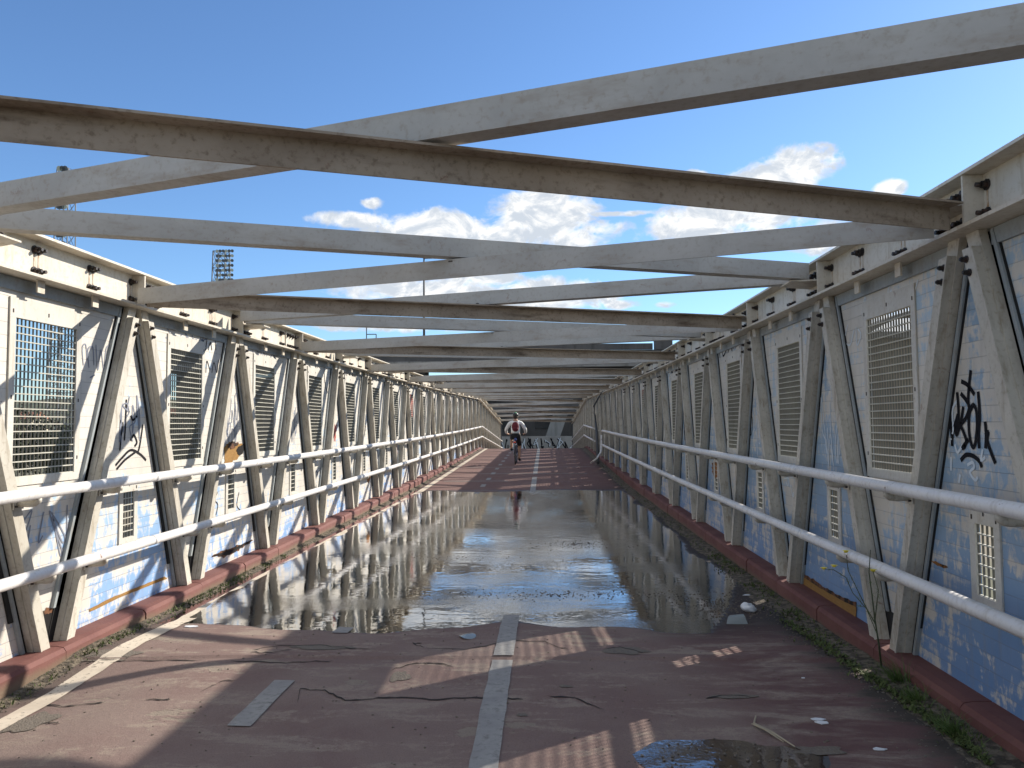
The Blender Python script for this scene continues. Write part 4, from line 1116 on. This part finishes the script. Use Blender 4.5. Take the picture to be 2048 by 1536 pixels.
    for (a, b) in ((P(.13,.37,.15), P(.13,.56,.13)), (P(-.15,.37,.51), P(-.15,.56,.49))):
        s1 = MB(); s1.tube([a, a.lerp(b,.3), a.lerp(b,.7), b], [.04,.047,.045,.03], 10); s1.build('shoe', 'black_cloth', per)
    bp = MB(); bp.blob(P(0,.12,1.30), .125, .09, .175, .05, 16, 12); bp.blob(P(0,.08,1.22), .11, .07, .09, .05, 14, 8); bp.build('backpack', 'red_pack', per)
    hr = MB(); hr.blob(P(0,.395,1.64), .085, .095, .10, .03, 14, 10); hr.build('hair', 'hair', per)
    hm = MB(); hm.blob(P(0,.41,1.715), .105, .14, .085, .02, 18, 12); hm.build('helmet', 'helmet', per)
    hg = MB(); hg.blob(P(0,.40,1.775), .05, .10, .035, .02, 12, 8); hg.build('helmet_stripe', 'green_stripe', per)
    # face, turned away down the path
    fc = MB(); fc.blob(P(0,.505,1.66), .014, .022, .025, 0, 8, 6); fc.build('nose', 'skin', per)
    for sx in (-1, 1):
        e = MB(); e.blob(P(sx*.03,.492,1.68), .012, .008, .008, 0, 8, 6); e.build('eye', 'hair', per)
        e = MB(); e.blob(P(sx*.08,.41,1.66), .012, .02, .03, 0, 8, 6); e.build('ear', 'skin', per)
cyclist()

# ------------------------------------------------------------------ surroundings
GZ = -5.0
mb = MB(); mb.poly([(-3000,-3000,GZ),(3000,-3000,GZ),(3000,3000,GZ),(-3000,3000,GZ)])
tag(mb.build('ground', 'ground_mat'), kind='structure')
# hills
mb = MB(); n = 120; rowsN = 14
for j in range(rowsN+1):
    for i in range(n+1):
        a = R(-100 + 200*i/n); r = 450+70*j
        h = 62*math.sin(math.pi*min(1, j/rowsN))*(.32+.35*(.5+mnoise.noise(Vector((a*3, 0, 1))))+.08*mnoise.noise(Vector((a*22, j*.7, 2))))
        mb.v.append((r*math.sin(a), r*math.cos(a), GZ-1+h))
for j in range(rowsN):
    for i in range(n):
        a = j*(n+1)+i; mb.f.append((a, a+1, a+n+2, a+n+1)); mb.sm.append(True)
tag(mb.build('hills', 'hill_mat'), kind='structure')
# overpass crossing behind the bridge
ov = empty('overpass', (-12, 76, GZ), 'dark concrete overpass crossing behind the far end of the bridge', 'overpass')
def bx(name, m, a, b, par): q = MB(); q.box(a, b); return q.build(name, m, par)
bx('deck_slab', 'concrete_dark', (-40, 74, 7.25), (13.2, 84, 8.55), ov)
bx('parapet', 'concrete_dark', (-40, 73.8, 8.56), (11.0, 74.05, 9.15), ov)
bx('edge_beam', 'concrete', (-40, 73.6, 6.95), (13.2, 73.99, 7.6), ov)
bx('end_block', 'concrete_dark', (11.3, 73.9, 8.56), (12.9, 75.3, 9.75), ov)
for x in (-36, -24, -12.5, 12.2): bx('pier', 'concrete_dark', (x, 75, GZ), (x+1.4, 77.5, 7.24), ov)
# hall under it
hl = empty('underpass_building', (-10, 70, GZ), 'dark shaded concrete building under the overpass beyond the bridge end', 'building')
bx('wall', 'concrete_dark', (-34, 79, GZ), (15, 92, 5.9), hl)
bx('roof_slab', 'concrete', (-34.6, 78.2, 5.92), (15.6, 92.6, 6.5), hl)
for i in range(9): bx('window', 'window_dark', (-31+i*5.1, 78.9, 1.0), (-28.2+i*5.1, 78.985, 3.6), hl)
q = MB(); q.bar((-3.2, 66.2, -2.2), (-5.4, 66.2, 3.6), (1,0,0), (0,1,0), -.5, .5, -.5, .5); tag(q.build('diagonal_pier', 'concrete'), 'slanting concrete pier on the left behind the graffiti wall', 'concrete pier')
q = MB(); q.bar((.35, 66.2, -2.2), (2.4, 66.2, 3.6), (1,0,0), (0,1,0), -.62, .62, -.5, .5); tag(q.build('diagonal_pier', 'wall_pale'), 'broad slanting concrete pier on the right behind the graffiti wall', 'concrete pier')
bx2 = MB(); bx2.box((-9, 65.4, 2.35), (9, 68.5, 3.3)); tag(bx2.build('cross_beam', 'concrete_dark'), 'dark concrete beam spanning above the slanting piers', 'concrete beam')
gw = MB(); gw.box((-3.4, 62.2, GZ), (3.4, 62.6, .50)); gwo = gw.build('graffiti_wall', 'wall_pale'); tag(gwo, 'low pale concrete wall covered in graffiti at the far end of the path', 'wall')
rr = random.Random(9); g1 = MB(); g2 = MB()
for i in range(13):
    x0 = -3.0+i*.47; pts = [(x0+rr.uniform(-.22,.30), rr.uniform(-.62,.36)) for _ in range(6)]
    for tgt, w_, off in ((g1, .045, .004), (g2, .03, .007)):
        if tgt is g2 and i % 2: continue
        pp_ = pts if tgt is g1 else [(x+.06, z+.05) for x, z in pts]
        for j, ((xa, za), (xb, zb_)) in enumerate(zip(pp_[:-1], pp_[1:])):
            d = Vector((xb-xa, 0, zb_-za))
            if d.length < 1e-3: continue
            d.normalize(); nn = Vector((-d.z, 0, d.x))*w_; A = Vector((xa, 62.2-off-j*.0003, za)); B2 = Vector((xb, 62.2-off-j*.0003, zb_)); tgt.poly([A-nn, B2-nn, B2+nn, A+nn])
g1.build('graffiti', 'graffiti_black', gwo); g2.build('graffiti', 'graffiti_white', gwo)
# lamp post
lp = empty('lamp_post', (-11.2, 78, 8.55), 'tall thin lamp post rising behind the overhead beams left of centre', 'lamp post')
t_ = on_y(848, 516, 78); b_ = Vector((t_.x, 78, 8.55)); lp.location = b_
q = MB(); q.tube([b_, b_.lerp(t_, .5), t_], [.13, .11, .08], 10); q.build('pole', 'dark_metal', lp)
q = MB(); q.box((t_.x-.1, 77.8, t_.z-.05), (t_.x+1.9, 78.2, t_.z+.12)); q.build('lamp_head', 'dark_metal', lp)
q = MB(); r0 = on_y(733, 690, 78)
q.tube([r0, r0+Vector((0,0,2.0))], .05, 6); q.tube([r0+Vector((1,0,0)), r0+Vector((1,0,1.1))], .05, 6); q.tube([r0+Vector((0,0,1.1)), r0+Vector((1,0,1.1))], .05, 6); q.tube([r0+Vector((0,0,-.6)), r0], .05, 6)
tag(q.build('rail_frame', 'dark_metal'), 'small metal frame with an aerial on top of the overpass', 'metal frame')
# floodlight masts
def lattice(px, pyt, Y, w, head, label, lamp_rows, nl=6):
    top = on_y(px, pyt, Y); root = empty('floodlight_mast', (top.x, Y, GZ), label, 'floodlight mast', 'stadium floodlight masts')
    H = top.z-GZ; q = MB(); n = int(H/(w*1.25)); cs = [(-1,-1),(1,-1),(1,1),(-1,1)]
    ht = top.z - head*1.0
    def W(z): return w/2*(1.5-.55*(z-GZ)/H)
    for cx_, cy_ in cs: q.tube([(top.x+cx_*W(GZ), Y+cy_*W(GZ), GZ), (top.x+cx_*W(top.z), Y+cy_*W(top.z), top.z)], w*.05, 5)
    for i in range(n):
        z0, z1 = GZ+H*i/n, GZ+H*(i+1)/n
        for j in range(4):
            a, b = cs[j], cs[(j+1) % 4]
            for (u, v, za, zb_) in ((a, b, z0, z1), (b, a, z0, z1), (a, b, z1, z1)):
                q.tube([(top.x+u[0]*W(za), Y+u[1]*W(za), za), (top.x+v[0]*W(zb_), Y+v[1]*W(zb_), zb_)], w*.022, 4)
    q.build('lattice', 'mast_metal', root)
    for r in range(lamp_rows):
        z = top.z-.3-r*head/lamp_rows
        q = MB(); q.tube([(top.x-w*.1, Y-w*.7, z), (top.x+w*(1.25 if nl > 5 else .55), Y-w*.7, z)], .07, 5); q.tube([(top.x-w*.1, Y-w*.7, z), (top.x-w*.1, Y, z)], .07, 5)
        bar_ = q.build('lamp_bar', 'mast_metal', root)
        for k in range(nl):
            x = top.x+w*(1.22-.24*(nl-1)+.24*k)-(w*.7 if nl < 6 else 0); q = MB(); q.tube([(x, Y-w*.7, z+.1), (x, Y-w*.7-.25, z-.02), (x, Y-w*.7-.5, z-.1)], [.12, .3, .42], 8); q.build('floodlight', 'lamp_glass' if (k+r) % 3 == 0 else 'mast_metal', bar_)
lattice(133, 340, 105, 1.75, 12.0, 'nearer dark floodlight mast, cut by the overhead beams at the left edge', 9, 3)
lattice(443, 504, 190, 3.2, 8.5, 'farther floodlight mast with rows of lamps above the left wall', 7)
# stadium stand to the right
st = empty('stadium_stand', (20, 58, GZ), 'brown concrete stadium stand with stepped profile outside the right wall', 'stadium')
q = MB()
for i in range(9): q.box((14+i*1.0, 58, GZ), (15+i*1.0, 74, 8.8-.12*i))
q.build('tier', 'concrete_brown', st)
q = MB()
for i in range(14): q.box((23.001+i*.6, 58, GZ), (23.6+i*.6, 72, 4.2+max(0, i-4)*.42))
q.build('stair_tier', 'concrete_brown', st)
for i in range(4): bx('pier', 'concrete', (24.2+i*2.0, 57.2, GZ), (24.8+i*2.0, 57.95, 3.2), st)
q = MB(); pts = [Vector((22+i*.8, 60, 6.2+3.6*math.sin(i/14*math.pi*.75))) for i in range(15)]
for a, b in zip(pts[:-1], pts[1:]): q.bar(a, b, (0,1,0), (0,0,1), -1.5, 1.5, -.16, .16)
q.build('roof_arch', 'concrete', st)
# brown wall seen through the right-hand windows
q = empty('long_building', (16, 30, GZ), 'long brown building close outside the right wall, seen through its windows', 'building')
bx('wall', 'concrete_brown', (15.5, 42.5, GZ), (22, 57, 6.0), q)
for i in range(3): bx('window', 'window_dark', (15.45, 44+i*4.2, 1.2), (15.495, 46+i*4.2, 3.4), q)
bx('roof', 'concrete', (15.1, 42.1, 6.02), (22.4, 57, 6.35), q)
# trees and houses outside the left wall
def tree(x, y, h, r, seed, label):
    rn = random.Random(seed); root = empty('tree', (x, y, GZ), label, 'tree', 'trees outside the left wall')
    q = MB(); q.tube([(x, y, GZ), (x+.1, y, GZ+h*.3), (x-.1, y+.2, GZ+h*.65)], [r*.12, r*.08, r*.04], 8)
    for i in range(6):
        a = rn.uniform(0, 6.28); q.tube([(x, y, GZ+h*rn.uniform(.3, .6)), (x+r*.7*math.cos(a), y+r*.7*math.sin(a), GZ+h*rn.uniform(.6, .9))], [r*.05, r*.015], 5)
    q.build('trunk', 'bark', root); q = MB()
    cl = [(rn.gauss(0, .42), rn.gauss(0, .42), rn.uniform(.35, 1), rn.uniform(.22, .42)) for _ in range(26)]
    for i in range(5200):
        c = cl[rn.randrange(26)]; d = Vector((rn.gauss(0,1), rn.gauss(0,1), rn.gauss(0,1))).normalized()*c[3]*r*rn.uniform(.6, 1.05)
        p = Vector((x+c[0]*r, y+c[1]*r, GZ+h*(.28+.66*c[2])))+d; s1 = Vector((rn.gauss(0,1), rn.gauss(0,1), rn.gauss(0,1))).normalized(); s2 = s1.cross(d).normalized(); l = rn.uniform(.10, .24)
        q.poly([p-s1*l, p-s2*l*.6, p+s1*l, p+s2*l*.6])
    q.build('crown', 'leaf_dark', root)
TL = [(-42, 46, 6.6, 3.4, 'dark leafy tree seen through the first left mesh window, on its left side'), (-36, 50, 7.4, 3.6, 'dark leafy tree seen through the first left mesh window, in its middle'), (-31, 52, 6.9, 3.2, 'dark leafy tree seen through the first left mesh window, on its right side'),
      (-22, 50, 8.0, 3.6, 'dark leafy tree seen through the second left mesh window'), (-15, 52, 8.2, 3.4, 'dark leafy tree seen through the third left mesh window')]
for i, a in enumerate(TL): tree(a[0], a[1], a[2], a[3], 50+i, a[4])
for i, (x, y, w_, h_) in enumerate(((-150, 215, 12, 9), (-128, 222, 9, 13), (-168, 240, 14, 8), (-112, 230, 10, 10), (-186, 226, 11, 10))):
    ho = empty('house', (x, y, GZ), ['cream house in the middle of the distant row outside the left wall', 'tallest narrow cream house of the distant row outside the left wall', 'wide low cream house set behind the distant row outside the left wall', 'rightmost cream house of the distant row outside the left wall', 'leftmost cream house of the distant row outside the left wall'][i], 'house', 'distant houses outside the left wall')
    bx('wall', 'house_wall', (x-w_/2, y-4, GZ), (x+w_/2, y+4, GZ+h_), ho)
    q = MB(); z0 = GZ+h_; q.hexa([(x-w_/2-.4,y-4.4,z0),(x+w_/2+.4,y-4.4,z0),(x+w_/2+.4,y+4.4,z0),(x-w_/2-.4,y+4.4,z0),(x-w_/2,y-.2,z0+2),(x+w_/2,y-.2,z0+2),(x+w_/2,y+.2,z0+2),(x-w_/2,y+.2,z0+2)]); q.build('roof', 'house_roof', ho)
    for k in range(3):
        for l in range(int(h_/3)): bx('window', 'window_dark', (x-w_/2+1.2+k*w_/3, y-4.06, GZ+1+l*3), (x-w_/2+2.4+k*w_/3, y-4.005, GZ+2.4+l*3), ho)
